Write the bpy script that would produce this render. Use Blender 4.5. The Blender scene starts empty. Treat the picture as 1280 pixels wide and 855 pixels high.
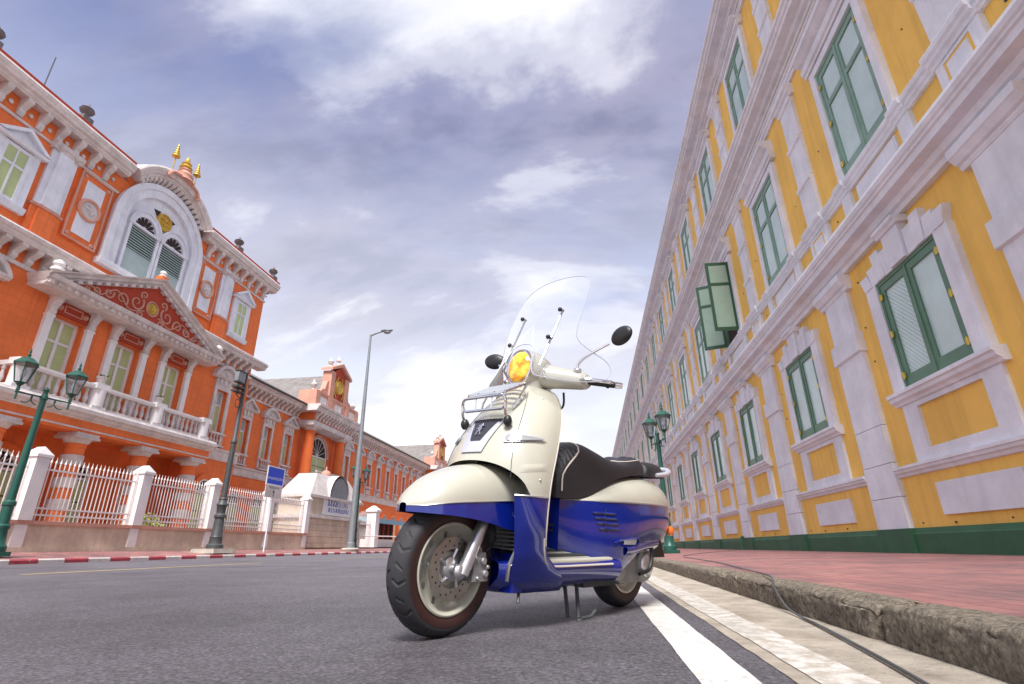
import bpy, bmesh, math, random
from math import sin, cos, pi, radians, sqrt
from mathutils import Vector, Matrix

random.seed(7)
SC = bpy.context.scene
COL = SC.collection

# ------------------------------------------------------------------ camera
cam_d = bpy.data.cameras.new('camera')
cam = bpy.data.objects.new('camera', cam_d)
COL.objects.link(cam)
SC.camera = cam
cam_d.sensor_width = 36.0
cam_d.lens = 36.0 * 654.34 / 1280.0
cam_d.clip_start = 0.05
cam_d.clip_end = 6000
CAM_H = 0.3143
def set_cam(pitch, yaw, roll):
    p, y, r = radians(pitch), radians(yaw), radians(roll)
    f = Vector((sin(y)*cos(p), cos(y)*cos(p), sin(p)))
    rt = Vector((cos(y), -sin(y), 0))
    dn = f.cross(rt)
    r2 = cos(r)*rt + sin(r)*dn
    d2 = -sin(r)*rt + cos(r)*dn
    m = Matrix((( r2.x, -d2.x, -f.x, 0), (r2.y, -d2.y, -f.y, 0), (r2.z, -d2.z, -f.z, CAM_H), (0, 0, 0, 1)))
    cam.matrix_world = m
set_cam(21.41, -7.92, 0.5)

# ------------------------------------------------------------------ world
SUN_EL, SUN_AZ = radians(55), radians(178)      # sun behind the camera, veiled by cloud
wd = bpy.data.worlds.new('World')
SC.world = wd
wd.use_nodes = True
nt = wd.node_tree
for n in list(nt.nodes): nt.nodes.remove(n)
def nn(t, **kw):
    n = nt.nodes.new(t)
    for k, v in kw.items(): setattr(n, k, v)
    return n
out = nn('ShaderNodeOutputWorld')
bg = nn('ShaderNodeBackground')
sky = nn('ShaderNodeTexSky', sky_type='NISHITA', sun_disc=False)
sky.sun_elevation = SUN_EL
sky.sun_rotation = SUN_AZ
sky.air_density = 1.0; sky.dust_density = 0.6; sky.ozone_density = 2.5
tc = nn('ShaderNodeTexCoord')
sep = nn('ShaderNodeSeparateXYZ')
nt.links.new(tc.outputs['Generated'], sep.inputs[0])
def wm(op, a, b=None, c=None):
    n = nn('ShaderNodeMath', operation=op)
    for i, x in enumerate((a, b, c)):
        if x is None: continue
        if isinstance(x, (int, float)): n.inputs[i].default_value = x
        else: nt.links.new(x, n.inputs[i])
    return n.outputs[0]
zz = wm('MAXIMUM', sep.outputs[2], 0.0)
den = wm('ADD', zz, 0.40)
cx = wm('DIVIDE', sep.outputs[0], den)
cy = wm('DIVIDE', sep.outputs[1], den)
comb = nn('ShaderNodeCombineXYZ')
nt.links.new(cx, comb.inputs[0]); nt.links.new(cy, comb.inputs[1])
def wnoise(scale, det, rough, off, dist=0.0):
    mp = nn('ShaderNodeMapping')
    mp.inputs['Location'].default_value = off
    mp.inputs['Rotation'].default_value = (0, 0, 0.35)
    mp.inputs['Scale'].default_value = (0.62, 1.25, 1.0)
    nt.links.new(comb.outputs[0], mp.inputs['Vector'])
    n = nn('ShaderNodeTexNoise')
    n.inputs['Scale'].default_value = scale
    n.inputs['Detail'].default_value = det
    n.inputs['Roughness'].default_value = rough
    n.inputs['Distortion'].default_value = dist
    nt.links.new(mp.outputs[0], n.inputs['Vector'])
    return n.outputs[0]
def ramp(fac, stops):
    r = nn('ShaderNodeValToRGB')
    e = r.color_ramp.elements
    while len(e) > 1: e.remove(e[-1])
    e[0].position, e[0].color = stops[0][0], (*stops[0][1], 1)
    for p, c in stops[1:]:
        x = e.new(p); x.color = (*c, 1)
    r.color_ramp.interpolation = 'EASE'
    nt.links.new(fac, r.inputs[0])
    return r.outputs[0]
def wmix(f, a, b):
    n = nn('ShaderNodeMix', data_type='RGBA')
    if isinstance(f, (int, float)): n.inputs[0].default_value = f
    else: nt.links.new(f, n.inputs[0])
    for i, x in ((6, a), (7, b)):
        if isinstance(x, tuple): n.inputs[i].default_value = (*x, 1)
        else: nt.links.new(x, n.inputs[i])
    return n.outputs[2]
SKY_K = 0.10
skyc = nn('ShaderNodeVectorMath', operation='SCALE')
nt.links.new(sky.outputs[0], skyc.inputs[0]); skyc.inputs['Scale'].default_value = SKY_K
# clouds: a bright veil with grey-violet bellies and thin blue gaps
N1O = (14.833, 18.816, 0.0); N2O = (14.948, 18.163, 2.0)
n1 = wnoise(1.9, 10, 0.55, N1O, 0.25)
n2 = wnoise(1.7, 12, 0.56, N2O, 0.3)
cover = ramp(n1, [(0.38, (0.25,)*3), (0.50, (0.78,)*3), (0.60, (1, 1, 1))])
cloud = ramp(n2, [(0.40, (0.135, 0.14, 0.215)), (0.47, (0.205, 0.205, 0.29)), (0.52, (0.37, 0.37, 0.43)), (0.59, (0.56, 0.56, 0.59))])
haze_f = ramp(zz, [(0.0, (0.92,)*3), (0.25, (0.62,)*3), (0.46, (0.28,)*3), (0.72, (0.0,)*3)])
tint = nn('ShaderNodeVectorMath', operation='MULTIPLY'); nt.links.new(skyc.outputs[0], tint.inputs[0]); tint.inputs[1].default_value = (1.25, 0.96, 1.0)
col1 = wmix(cover, tint.outputs[0], cloud)
col2 = wmix(haze_f, col1, (0.56, 0.57, 0.595))
below = wm('LESS_THAN', sep.outputs[2], -0.002)
col3 = wmix(below, col2, (0.16, 0.15, 0.15))
nt.links.new(col3, bg.inputs['Color'])
bg.inputs['Strength'].default_value = 1.0
nt.links.new(bg.outputs[0], out.inputs[0])

# ------------------------------------------------------------------ sun behind cloud
sun_d = bpy.data.lights.new('sun', 'SUN')
sun_d.energy = 3.1
sun_d.angle = radians(20)
sun_d.color = (1.0, 0.975, 0.93)
sun = bpy.data.objects.new('sun', sun_d)
COL.objects.link(sun)
sdir = Vector((sin(SUN_AZ)*cos(SUN_EL), cos(SUN_AZ)*cos(SUN_EL), sin(SUN_EL)))
sun.rotation_euler = (-sdir).to_track_quat('-Z', 'Y').to_euler()

vs = SC.view_settings
vs.view_transform = 'Standard'
vs.look = 'None'
vs.exposure = 1.08
vs.gamma = 1.0
vs.use_curve_mapping = False
SC.render.film_transparent = False

# ------------------------------------------------------------------ materials
def mat(name, rgb, rough=0.6, var=0.10, vs=1.2, bump=0.0, bs=60.0, courses=0.0, metal=0.0, coat=0.0, rgb2=None, streak=0.0, spec=0.5, wear=None, wear_amt=0.0, wear_s=5.0):
    m = bpy.data.materials.new(name)
    m.use_nodes = True
    t = m.node_tree
    p = t.nodes['Principled BSDF']
    p.inputs['Roughness'].default_value = rough
    p.inputs['Metallic'].default_value = metal
    p.inputs['Coat Weight'].default_value = coat
    p.inputs['Coat Roughness'].default_value = 0.04
    p.inputs['Specular IOR Level'].default_value = spec
    geo = t.nodes.new('ShaderNodeNewGeometry')
    pos = geo.outputs['Position']
    L = t.links.new
    if var > 0:
        a = t.nodes.new('ShaderNodeTexNoise'); a.inputs['Scale'].default_value = vs; a.inputs['Detail'].default_value = 6; a.inputs['Roughness'].default_value = 0.65
        L(pos, a.inputs['Vector'])
        r = t.nodes.new('ShaderNodeMapRange'); r.inputs[1].default_value = 0.3; r.inputs[2].default_value = 0.7
        L(a.outputs[0], r.inputs[0])
        mx = t.nodes.new('ShaderNodeMix'); mx.data_type = 'RGBA'
        L(r.outputs[0], mx.inputs[0])
        lo = rgb2 if rgb2 else tuple(c*(1-var) for c in rgb)
        hi = tuple(min(c*(1+var*0.5), 0.95) for c in rgb)
        mx.inputs[6].default_value = (*lo, 1); mx.inputs[7].default_value = (*hi, 1)
        colr = mx.outputs[2]
        if streak > 0:     # rain streaks running down
            mp = t.nodes.new('ShaderNodeMapping'); mp.inputs['Scale'].default_value = (5.0, 5.0, 0.35)
            L(pos, mp.inputs['Vector'])
            s = t.nodes.new('ShaderNodeTexNoise'); s.inputs['Scale'].default_value = 1.6; s.inputs['Detail'].default_value = 5
            L(mp.outputs[0], s.inputs['Vector'])
            sr = t.nodes.new('ShaderNodeMapRange'); sr.inputs[1].default_value = 0.47; sr.inputs[2].default_value = 0.72; sr.inputs[4].default_value = streak
            L(s.outputs[0], sr.inputs[0])
            m2 = t.nodes.new('ShaderNodeMix'); m2.data_type = 'RGBA'
            L(sr.outputs[0], m2.inputs[0]); L(colr, m2.inputs[6])
            m2.inputs[7].default_value = (*[c*0.55 for c in rgb], 1)
            colr = m2.outputs[2]
        if wear:
            w = t.nodes.new('ShaderNodeTexNoise'); w.inputs['Scale'].default_value = wear_s; w.inputs['Detail'].default_value = 8; w.inputs['Roughness'].default_value = 0.7
            L(pos, w.inputs['Vector'])
            wr = t.nodes.new('ShaderNodeMapRange'); wr.inputs[1].default_value = 0.62 - wear_amt*0.3; wr.inputs[2].default_value = 0.70 - wear_amt*0.2; wr.inputs[4].default_value = 0.9
            L(w.outputs[0], wr.inputs[0])
            m3 = t.nodes.new('ShaderNodeMix'); m3.data_type = 'RGBA'
            L(wr.outputs[0], m3.inputs[0]); L(colr, m3.inputs[6]); m3.inputs[7].default_value = (*wear, 1)
            colr = m3.outputs[2]
        if courses > 0:    # thin horizontal plaster joints
            sx = t.nodes.new('ShaderNodeSeparateXYZ'); L(pos, sx.inputs[0])
            fr = t.nodes.new('ShaderNodeMath'); fr.operation = 'FRACT'
            dv = t.nodes.new('ShaderNodeMath'); dv.operation = 'DIVIDE'; dv.inputs[1].default_value = courses
            L(sx.outputs[2], dv.inputs[0]); L(dv.outputs[0], fr.inputs[0])
            lt = t.nodes.new('ShaderNodeMath'); lt.operation = 'LESS_THAN'; lt.inputs[1].default_value = 0.07; L(fr.outputs[0], lt.inputs[0])
            ml = t.nodes.new('ShaderNodeMath'); ml.operation = 'MULTIPLY'; ml.inputs[1].default_value = 0.22; L(lt.outputs[0], ml.inputs[0])
            m4 = t.nodes.new('ShaderNodeMix'); m4.data_type = 'RGBA'; L(ml.outputs[0], m4.inputs[0]); L(colr, m4.inputs[6]); m4.inputs[7].default_value = (*[c*0.4 for c in rgb], 1)
            colr = m4.outputs[2]
        L(colr, p.inputs['Base Color'])
    else:
        p.inputs['Base Color'].default_value = (*rgb, 1)
    if bump > 0:
        b = t.nodes.new('ShaderNodeTexNoise'); b.inputs['Scale'].default_value = bs; b.inputs['Detail'].default_value = 6; b.inputs['Roughness'].default_value = 0.7
        L(pos, b.inputs['Vector'])
        bn = t.nodes.new('ShaderNodeBump'); bn.inputs['Strength'].default_value = min(bump, 1.0); bn.inputs['Distance'].default_value = 0.02
        L(b.outputs[0], bn.inputs['Height']); L(bn.outputs[0], p.inputs['Normal'])
    return m

MT = {}
MT['yellow'] = mat('yellow_render', (0.90, 0.555, 0.125), 0.85, 0.14, 0.8, 0.35, 18, streak=0.28)
MT['trim'] = mat('lavender_white_trim', (0.745, 0.765, 0.83), 0.8, 0.16, 1.6, 0.3, 22, streak=0.18)
MT['plinth'] = mat('green_plinth', (0.03, 0.115, 0.055), 0.7, 0.25, 2.0, 0.3, 30, streak=0.2)
MT['frame'] = mat('green_frame', (0.10, 0.215, 0.14), 0.45, 0.2, 3.0, 0.1, 60)
MT['frame2'] = mat('pale_green_frame', (0.21, 0.35, 0.275), 0.45, 0.2, 3.0, 0.1, 60)
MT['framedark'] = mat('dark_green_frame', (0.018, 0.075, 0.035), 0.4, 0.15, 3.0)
MT['leafpanel'] = mat('pale_green_panel', (0.52, 0.68, 0.66), 0.22, 0.16, 1.1, 0.12, 14)
MT['leafshade'] = mat('shaded_green_panel', (0.27, 0.38, 0.31), 0.35, 0.16, 1.1)  # pale green panel again, the open leaves' shade put into its colour
MT['brass'] = mat('brass_hinge', (0.55, 0.42, 0.08), 0.4, 0.1, 5, metal=0.7)
MT['orange'] = mat('orange_render', (0.85, 0.195, 0.05), 0.85, 0.20, 0.6, 0.3, 20, streak=0.32, courses=0.33)
MT['deepred'] = mat('brick_red_render', (0.42, 0.05, 0.02), 0.85, 0.15, 1.5, 0.2, 30)
MT['stone'] = mat('pale_stone_trim', (0.68, 0.62, 0.60), 0.8, 0.26, 1.6, 0.3, 22, streak=0.3)
MT['pinkstone'] = mat('pink_stone_trim', (0.62, 0.32, 0.24), 0.85, 0.2, 1.0, 0.3, 25, streak=0.25)
MT['gpane'] = mat('lime_shutter', (0.47, 0.55, 0.26), 0.5, 0.12, 1.5)
MT['louvre'] = mat('teal_louvre', (0.36, 0.47, 0.46), 0.5, 0.1, 2.0)
MT['dark'] = mat('dark_interior', (0.035, 0.02, 0.02), 0.9, 0.1)
MT['gold'] = mat('gold_leaf', (0.60, 0.37, 0.05), 0.45, 0.4, 9, 0.3, 30, metal=0.35)
MT['oldurn'] = mat('blackened_stone', (0.16, 0.15, 0.15), 0.9, 0.4, 4, 0.3, 20)
MT['tile'] = mat('grey_roof_tile', (0.22, 0.20, 0.19), 0.85, 0.35, 1.5, 0.4, 15, streak=0.3)
MT['white'] = mat('white_paint', (0.80, 0.77, 0.76), 0.55, 0.08, 3.0, 0.1, 40)
MT['plaster'] = mat('stained_cream_plaster', (0.70, 0.58, 0.45), 0.9, 0.3, 1.1, 0.3, 30, streak=0.3)
MT['iron'] = mat('iron_dark', (0.06, 0.065, 0.068), 0.5, 0.2, 6, 0.2, 60)
MT['lampgreen'] = mat('lamp_green', (0.012, 0.085, 0.062), 0.38, 0.2, 5, 0.15, 60)
MT['grey'] = mat('galvanised_grey', (0.25, 0.27, 0.29), 0.5, 0.2, 4, metal=0.3)
MT['black'] = mat('black_plastic', (0.012, 0.012, 0.013), 0.45, 0.0)
MT['concrete'] = mat('old_concrete', (0.40, 0.36, 0.31), 0.95, 0.3, 3.0, 0.6, 45)
MT['blue_sign'] = mat('sign_blue', (0.01, 0.06, 0.62), 0.4, 0.0)
MT['sign_white'] = mat('sign_white', (0.78, 0.80, 0.84), 0.4, 0.0)
MT['leafgreen'] = mat('plant_leaf', (0.08, 0.14, 0.03), 0.6, 0.3, 8)
MT['canvas'] = mat('blue_canvas', (0.22, 0.40, 0.52), 0.7, 0.1, 2)

def glass_mat(name, tint, alpha, rough=0.05, haze=False):
    m = bpy.data.materials.new(name); m.use_nodes = True
    t = m.node_tree
    for n in list(t.nodes): t.nodes.remove(n)
    o = t.nodes.new('ShaderNodeOutputMaterial')
    tr = t.nodes.new('ShaderNodeBsdfTransparent'); tr.inputs[0].default_value = (*tint, 1)
    gl = t.nodes.new('ShaderNodeBsdfDiffuse' if haze else 'ShaderNodeBsdfGlossy'); gl.inputs['Roughness'].default_value = rough; gl.inputs[0].default_value = (0.9, 0.92, 0.95, 1)
    fr = t.nodes.new('ShaderNodeFresnel'); fr.inputs[0].default_value = 1.12
    ad = t.nodes.new('ShaderNodeMath'); ad.operation = 'ADD'; ad.inputs[1].default_value = alpha
    mx = t.nodes.new('ShaderNodeMixShader')
    t.links.new(fr.outputs[0], ad.inputs[0]); t.links.new(ad.outputs[0], mx.inputs[0])
    t.links.new(tr.outputs[0], mx.inputs[1]); t.links.new(gl.outputs[0], mx.inputs[2])
    t.links.new(mx.outputs[0], o.inputs[0])
    return m
MT['lampglass'] = glass_mat('lantern_glass', (0.80, 0.82, 0.84), 0.12, 0.15)
MT['acrylic'] = glass_mat('clear_acrylic', (0.93, 0.94, 0.96), 0.08, 0.3, True)

# ------------------------------------------------------------------ mesh builder
class MB:
    def __init__(s): s.v = []; s.f = []; s.mi = []; s.cur = 0
    def face(s, idx): s.f.append(tuple(idx)); s.mi.append(s.cur)
    def add(s, pts): b = len(s.v); s.v += [tuple(p) for p in pts]; return b
    def box(s, x0, x1, y0, y1, z0, z1):
        if x0 > x1: x0, x1 = x1, x0
        if y0 > y1: y0, y1 = y1, y0
        b = s.add([(x0,y0,z0),(x1,y0,z0),(x1,y1,z0),(x0,y1,z0),(x0,y0,z1),(x1,y0,z1),(x1,y1,z1),(x0,y1,z1)])
        for q in ((0,3,2,1),(4,5,6,7),(0,1,5,4),(1,2,6,5),(2,3,7,6),(3,0,4,7)): s.face([b+i for i in q])
        return s
    def tbox(s, x0, x1, y0, y1, z0, z1, ix, iy):        # box tapering towards the top
        b = s.add([(x0,y0,z0),(x1,y0,z0),(x1,y1,z0),(x0,y1,z0),(x0+ix,y0+iy,z1),(x1-ix,y0+iy,z1),(x1-ix,y1-iy,z1),(x0+ix,y1-iy,z1)])
        for q in ((0,3,2,1),(4,5,6,7),(0,1,5,4),(1,2,6,5),(2,3,7,6),(3,0,4,7)): s.face([b+i for i in q])
        return s
    def prof(s, pr, x0, x1):             # profile [(y,z)] extruded along x
        n = len(pr)
        a = s.add([(x0, y, z) for y, z in pr]); c = s.add([(x1, y, z) for y, z in pr])
        for i in range(n):
            j = (i+1) % n
            s.face((a+i, a+j, c+j, c+i))
        s.face([a+n-1-i for i in range(n)]); s.face([c+i for i in range(n)])
        return s
    def poly(s, pts, y0, y1):            # outline [(x,z)] extruded along y
        n = len(pts)
        a = s.add([(x, y0, z) for x, z in pts]); c = s.add([(x, y1, z) for x, z in pts])
        for i in range(n):
            j = (i+1) % n
            s.face((a+i, a+j, c+j, c+i))
        s.face([a+n-1-i for i in range(n)]); s.face([c+i for i in range(n)])
        return s
    def arc(s, cx, cz, r0, r1, y0, y1, a0, a1, n=16):   # ring segment in the x-z plane
        for k in range(n+1):
            a = a0 + (a1-a0)*k/n
            c, d = cos(a), sin(a)
            s.add([(cx+r0*c, y0, cz+r0*d), (cx+r1*c, y0, cz+r1*d), (cx+r1*c, y1, cz+r1*d), (cx+r0*c, y1, cz+r0*d)])
        b = len(s.v) - 4*(n+1)
        for k in range(n):
            p = b+4*k; q = p+4
            for i in range(4):
                j = (i+1) % 4
                s.face((p+i, p+j, q+j, q+i))
        s.face((b+3, b+2, b+1, b)); e = b+4*n; s.face((e, e+1, e+2, e+3))
        return s
    def sweep_arc(s, cx, cz, pr, a0, a1, n=24):         # profile [(y, r)] swept round an arc in x-z
        m = len(pr)
        b = len(s.v)
        for k in range(n+1):
            a = a0+(a1-a0)*k/n
            s.add([(cx+r*cos(a), y, cz+r*sin(a)) for y, r in pr])
        for k in range(n):
            for i in range(m):
                j = (i+1) % m
                s.face((b+k*m+i, b+k*m+j, b+(k+1)*m+j, b+(k+1)*m+i))
        s.face([b+i for i in range(m)]); s.face([b+n*m+m-1-i for i in range(m)])
        return s
    def lathe(s, pr, cx=0, cy=0, n=16, cap=True):       # profile [(r,z)] round the z axis
        b = len(s.v); m = len(pr)
        for r, z in pr:
            s.add([(cx+r*cos(2*pi*k/n), cy+r*sin(2*pi*k/n), z) for k in range(n)])
        for i in range(m-1):
            for k in range(n):
                j = (k+1) % n
                s.face((b+i*n+k, b+i*n+j, b+(i+1)*n+j, b+(i+1)*n+k))
        if cap:
            s.face([b+n-1-k for k in range(n)]); s.face([b+(m-1)*n+k for k in range(n)])
        return s
    def axlathe(s, pr, c=(0,0,0), n=32, closed=False):    # profile [(r, y)] round the y axis
        b = len(s.v); m = len(pr)
        for r, y in pr:
            s.add([(c[0]+r*cos(2*pi*k/n), c[1]+y, c[2]+r*sin(2*pi*k/n)) for k in range(n)])
        for i in range(m if closed else m-1):
            i2 = (i+1) % m
            for k in range(n):
                j = (k+1) % n
                s.face((b+i*n+k, b+i2*n+k, b+i2*n+j, b+i*n+j))
        return s
    def tube(s, path, r, n=8, closed=False, cap=True):
        P = [Vector(p) for p in path]; m = len(P)
        rr = r if isinstance(r, (list, tuple)) else [r]*m
        b = len(s.v); up = None
        for i in range(m):
            if closed: t = P[(i+1) % m] - P[i-1]
            else: t = P[min(i+1, m-1)] - P[max(i-1, 0)]
            t.normalize()
            if up is None:
                up = Vector((0, 0, 1)) if abs(t.z) < 0.9 else Vector((1, 0, 0))
            x = t.cross(up)
            if x.length < 1e-5: x = t.orthogonal()
            x.normalize(); y = x.cross(t).normalized(); up = y
            s.add([P[i] + rr[i]*(cos(2*pi*k/n)*x + sin(2*pi*k/n)*y) for k in range(n)])
        for i in range(m if closed else m-1):
            i2 = (i+1) % m
            for k in range(n):
                j = (k+1) % n
                s.face((b+i*n+k, b+i*n+j, b+i2*n+j, b+i2*n+k))
        if cap and not closed:
            s.face([b+n-1-k for k in range(n)]); s.face([b+(m-1)*n+k for k in range(n)])
        return s
    def grid(s, rows, close_u=False, close_v=False):     # rows: list of lists of points
        m, n = len(rows), len(rows[0])
        b = len(s.v)
        for r in rows: s.add(r)
        for i in range(m if close_v else m-1):
            i2 = (i+1) % m
            for k in range(n if close_u else n-1):
                j = (k+1) % n
                s.face((b+i*n+k, b+i*n+j, b+i2*n+j, b+i2*n+k))
        return s
    def ball(s, c, rx, ry, rz, n=12, m=8):
        rows = []
        for i in range(m+1):
            a = -pi/2 + pi*i/m
            rows.append([(c[0]+rx*max(cos(a), 1e-4)*cos(2*pi*k/n), c[1]+ry*max(cos(a), 1e-4)*sin(2*pi*k/n), c[2]+rz*sin(a)) for k in range(n)])
        return s.grid(rows, close_u=True)
    def build(s, name, m, parent=None, loc=(0,0,0), smooth=None, recalc=False, rot=None):
        me = bpy.data.meshes.new(name)
        me.from_pydata(s.v, [], s.f)
        ms = m if isinstance(m, (list, tuple)) else [m]
        for x in ms: me.materials.append(MT[x] if isinstance(x, str) else x)
        if len(ms) > 1:
            me.polygons.foreach_set('material_index', s.mi)
        me.update()
        if recalc:
            bm = bmesh.new(); bm.from_mesh(me)
            bmesh.ops.recalc_face_normals(bm, faces=bm.faces); bm.to_mesh(me); bm.free()
        if smooth is not None:
            me.shade_smooth(); me.set_sharp_from_angle(angle=radians(smooth))
        o = bpy.data.objects.new(name, me)
        COL.objects.link(o)
        o.location = loc
        if rot: o.rotation_euler = rot
        if parent: o.parent = parent
        return o

def empty(name, loc=(0,0,0), rz=0, label=None, cat=None, group=None):
    o = bpy.data.objects.new(name, None)
    COL.objects.link(o); o.location = loc; o.rotation_euler = (0, 0, rz)
    o.empty_display_size = 0.2
    tag(o, label, cat, group)
    return o
def tag(o, label=None, cat=None, group=None, kind=None):
    if label: o['label'] = label
    if cat: o['category'] = cat
    if group: o['group'] = group
    if kind: o['kind'] = kind
    return o
def inst(o, parent=None, loc=None, rot=None, scale=None):
    c = o.copy(); COL.objects.link(c)
    c.parent = parent if parent is not None else o.parent
    if loc is not None: c.location = loc
    if rot is not None: c.rotation_euler = rot
    if scale is not None: c.scale = scale
    return c
def copy_tree(o, parent=None, loc=None):
    kids = list(o.children)
    c = inst(o, parent, loc)
    for k in kids: copy_tree(k, c)
    return c
def crom(P, n):      # Catmull-Rom through points, n samples per span
    P = [Vector(p) for p in P]; out = []
    for i in range(len(P)-1):
        a, b, c, d = P[max(i-1, 0)], P[i], P[i+1], P[min(i+2, len(P)-1)]
        for k in range(n):
            t = k/n
            out.append(0.5*((2*b)+(c-a)*t+(2*a-5*b+4*c-d)*t*t+(3*b-a-3*c+d)*t**3))
    out.append(P[-1]); return out
def table(keys, x):  # smooth interpolation in [(x, a, b, ...)]
    if x <= keys[0][0]: return keys[0][1:]
    if x >= keys[-1][0]: return keys[-1][1:]
    for i in range(len(keys)-1):
        if keys[i][0] <= x <= keys[i+1][0]:
            k0, k1, k2, k3 = keys[max(i-1,0)], keys[i], keys[i+1], keys[min(i+2,len(keys)-1)]
            h = k2[0]-k1[0]; t = (x-k1[0])/h; r = []
            for j in range(1, len(k1)):
                m1 = (k2[j]-k0[j])/(k2[0]-k0[0])*h if k2[0] != k0[0] else 0
                m2 = (k3[j]-k1[j])/(k3[0]-k1[0])*h if k3[0] != k1[0] else 0
                r.append((2*t**3-3*t*t+1)*k1[j]+(t**3-2*t*t+t)*m1+(-2*t**3+3*t*t)*k2[j]+(t**3-t*t)*m2)
            return r
def text_mesh(txt, size, name, m, parent, loc, rot, thick=0.0):
    cu = bpy.data.curves.new(name, 'FONT'); cu.body = txt; cu.size = size; cu.align_x = 'CENTER'; cu.align_y = 'CENTER'; cu.extrude = thick
    o = bpy.data.objects.new(name, cu); COL.objects.link(o)
    dg = bpy.context.evaluated_depsgraph_get()
    me = bpy.data.meshes.new_from_object(o.evaluated_get(dg))
    bpy.data.objects.remove(o)
    me.materials.clear(); me.materials.append(MT[m])
    q = bpy.data.objects.new(name, me); COL.objects.link(q)
    q.location = loc; q.rotation_euler = rot; q.parent = parent
    return q
# ================================================================== setting: ground, road, pavements
from mathutils import noise as mnoise
def struct(o, label=None): o['kind'] = 'structure'; return o

def asphalt():
    m = bpy.data.materials.new('asphalt'); m.use_nodes = True
    t = m.node_tree; p = t.nodes['Principled BSDF']; L = t.links.new
    geo = t.nodes.new('ShaderNodeNewGeometry')
    def no(sc, det, ro):
        n = t.nodes.new('ShaderNodeTexNoise'); n.inputs['Scale'].default_value = sc; n.inputs['Detail'].default_value = det; n.inputs['Roughness'].default_value = ro
        L(geo.outputs['Position'], n.inputs['Vector']); return n.outputs[0]
    def rp(f, a, b, c0, c1):
        r = t.nodes.new('ShaderNodeMapRange'); r.inputs[1].default_value = a; r.inputs[2].default_value = b; r.inputs[3].default_value = c0; r.inputs[4].default_value = c1
        L(f, r.inputs[0]); return r.outputs[0]
    big = rp(no(0.55, 6, 0.65), 0.32, 0.68, 0.62, 1.22)
    mid = rp(no(9, 4, 0.7), 0.3, 0.7, 0.82, 1.15)
    fine = rp(no(52, 5, 0.95), 0.38, 0.62, 0.30, 1.75)
    vor = t.nodes.new('ShaderNodeTexVoronoi'); vor.inputs['Scale'].default_value = 75
    L(geo.outputs['Position'], vor.inputs['Vector'])
    grain = rp(vor.outputs['Distance'], 0.0, 0.6, 1.35, 0.7)
    def mul(a, b):
        n = t.nodes.new('ShaderNodeMath'); n.operation = 'MULTIPLY'; L(a, n.inputs[0]); L(b, n.inputs[1]); return n.outputs[0]
    k = mul(mul(big, mid), mul(fine, grain))
    sc = t.nodes.new('ShaderNodeVectorMath'); sc.operation = 'SCALE'; sc.inputs[0].default_value = (0.205, 0.188, 0.216)
    L(k, sc.inputs['Scale']); L(sc.outputs[0], p.inputs['Base Color'])
    p.inputs['Roughness'].default_value = 0.62
    bn = t.nodes.new('ShaderNodeBump'); bn.inputs['Strength'].default_value = 0.8; bn.inputs['Distance'].default_value = 0.01
    L(mul(fine, grain), bn.inputs['Height']); L(bn.outputs[0], p.inputs['Normal'])
    return m
MT['asphalt'] = asphalt()
MT['roadwhite'] = mat('worn_road_white', (0.60, 0.575, 0.55), 0.8, 0.25, 6, 0.3, 120, wear=(0.24, 0.21, 0.20), wear_amt=0.12, wear_s=17)
MT['roadwhite2'] = mat('scuffed_road_white', (0.56, 0.53, 0.49), 0.85, 0.25, 6, 0.4, 120, wear=(0.34, 0.30, 0.25), wear_amt=0.62, wear_s=15)
MT['roadyellow'] = mat('worn_road_yellow', (0.58, 0.45, 0.20), 0.8, 0.15, 4, wear=(0.2, 0.17, 0.14), wear_amt=0.15, wear_s=6)
MT['gutter'] = mat('dusty_concrete_gutter', (0.44, 0.385, 0.32), 0.95, 0.4, 5.0, 0.9, 50, rgb2=(0.25, 0.21, 0.165), wear=(0.14, 0.11, 0.09), wear_amt=0.10, wear_s=42)
MT['kerbold'] = mat('weathered_kerb', (0.30, 0.25, 0.19), 0.97, 0.5, 50.0, 1.0, 80, rgb2=(0.035, 0.027, 0.019), wear=(0.46, 0.39, 0.31), wear_amt=0.12, wear_s=40, streak=0.5)
MT['pinkpave'] = mat('pink_painted_paving', (0.44, 0.185, 0.165), 0.88, 0.22, 1.4, 1.0, 70, rgb2=(0.20, 0.125, 0.13), wear=(0.47, 0.25, 0.20), wear_amt=0.22, wear_s=1.7)
def paving():
    m = MT['pinkpave']; t = m.node_tree; L = t.links.new; p = t.nodes['Principled BSDF']
    src = p.inputs['Base Color'].links[0].from_socket
    geo = t.nodes.new('ShaderNodeNewGeometry')
    br = t.nodes.new('ShaderNodeTexBrick'); br.inputs['Scale'].default_value = 1.0; br.inputs['Brick Width'].default_value = 0.21; br.inputs['Row Height'].default_value = 0.105
    br.inputs['Mortar Size'].default_value = 0.006; br.inputs['Color1'].default_value = (1, 1, 1, 1); br.inputs['Color2'].default_value = (0.74, 0.74, 0.78, 1); br.inputs['Mortar'].default_value = (0.45, 0.42, 0.42, 1)
    mp = t.nodes.new('ShaderNodeMapping'); mp.inputs['Rotation'].default_value = (0, 0, pi/2); L(geo.outputs['Position'], mp.inputs['Vector']); L(mp.outputs[0], br.inputs['Vector'])
    mx = t.nodes.new('ShaderNodeMix'); mx.data_type = 'RGBA'; mx.blend_type = 'MULTIPLY'; mx.inputs[0].default_value = 0.75
    L(src, mx.inputs[6]); L(br.outputs['Color'], mx.inputs[7]); L(mx.outputs[2], p.inputs['Base Color'])
paving()
MT['kerbred'] = mat('kerb_red_paint', (0.42, 0.06, 0.08), 0.8, 0.25, 5, 0.3, 50, wear=(0.4, 0.33, 0.3), wear_amt=0.15, wear_s=8)
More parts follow.
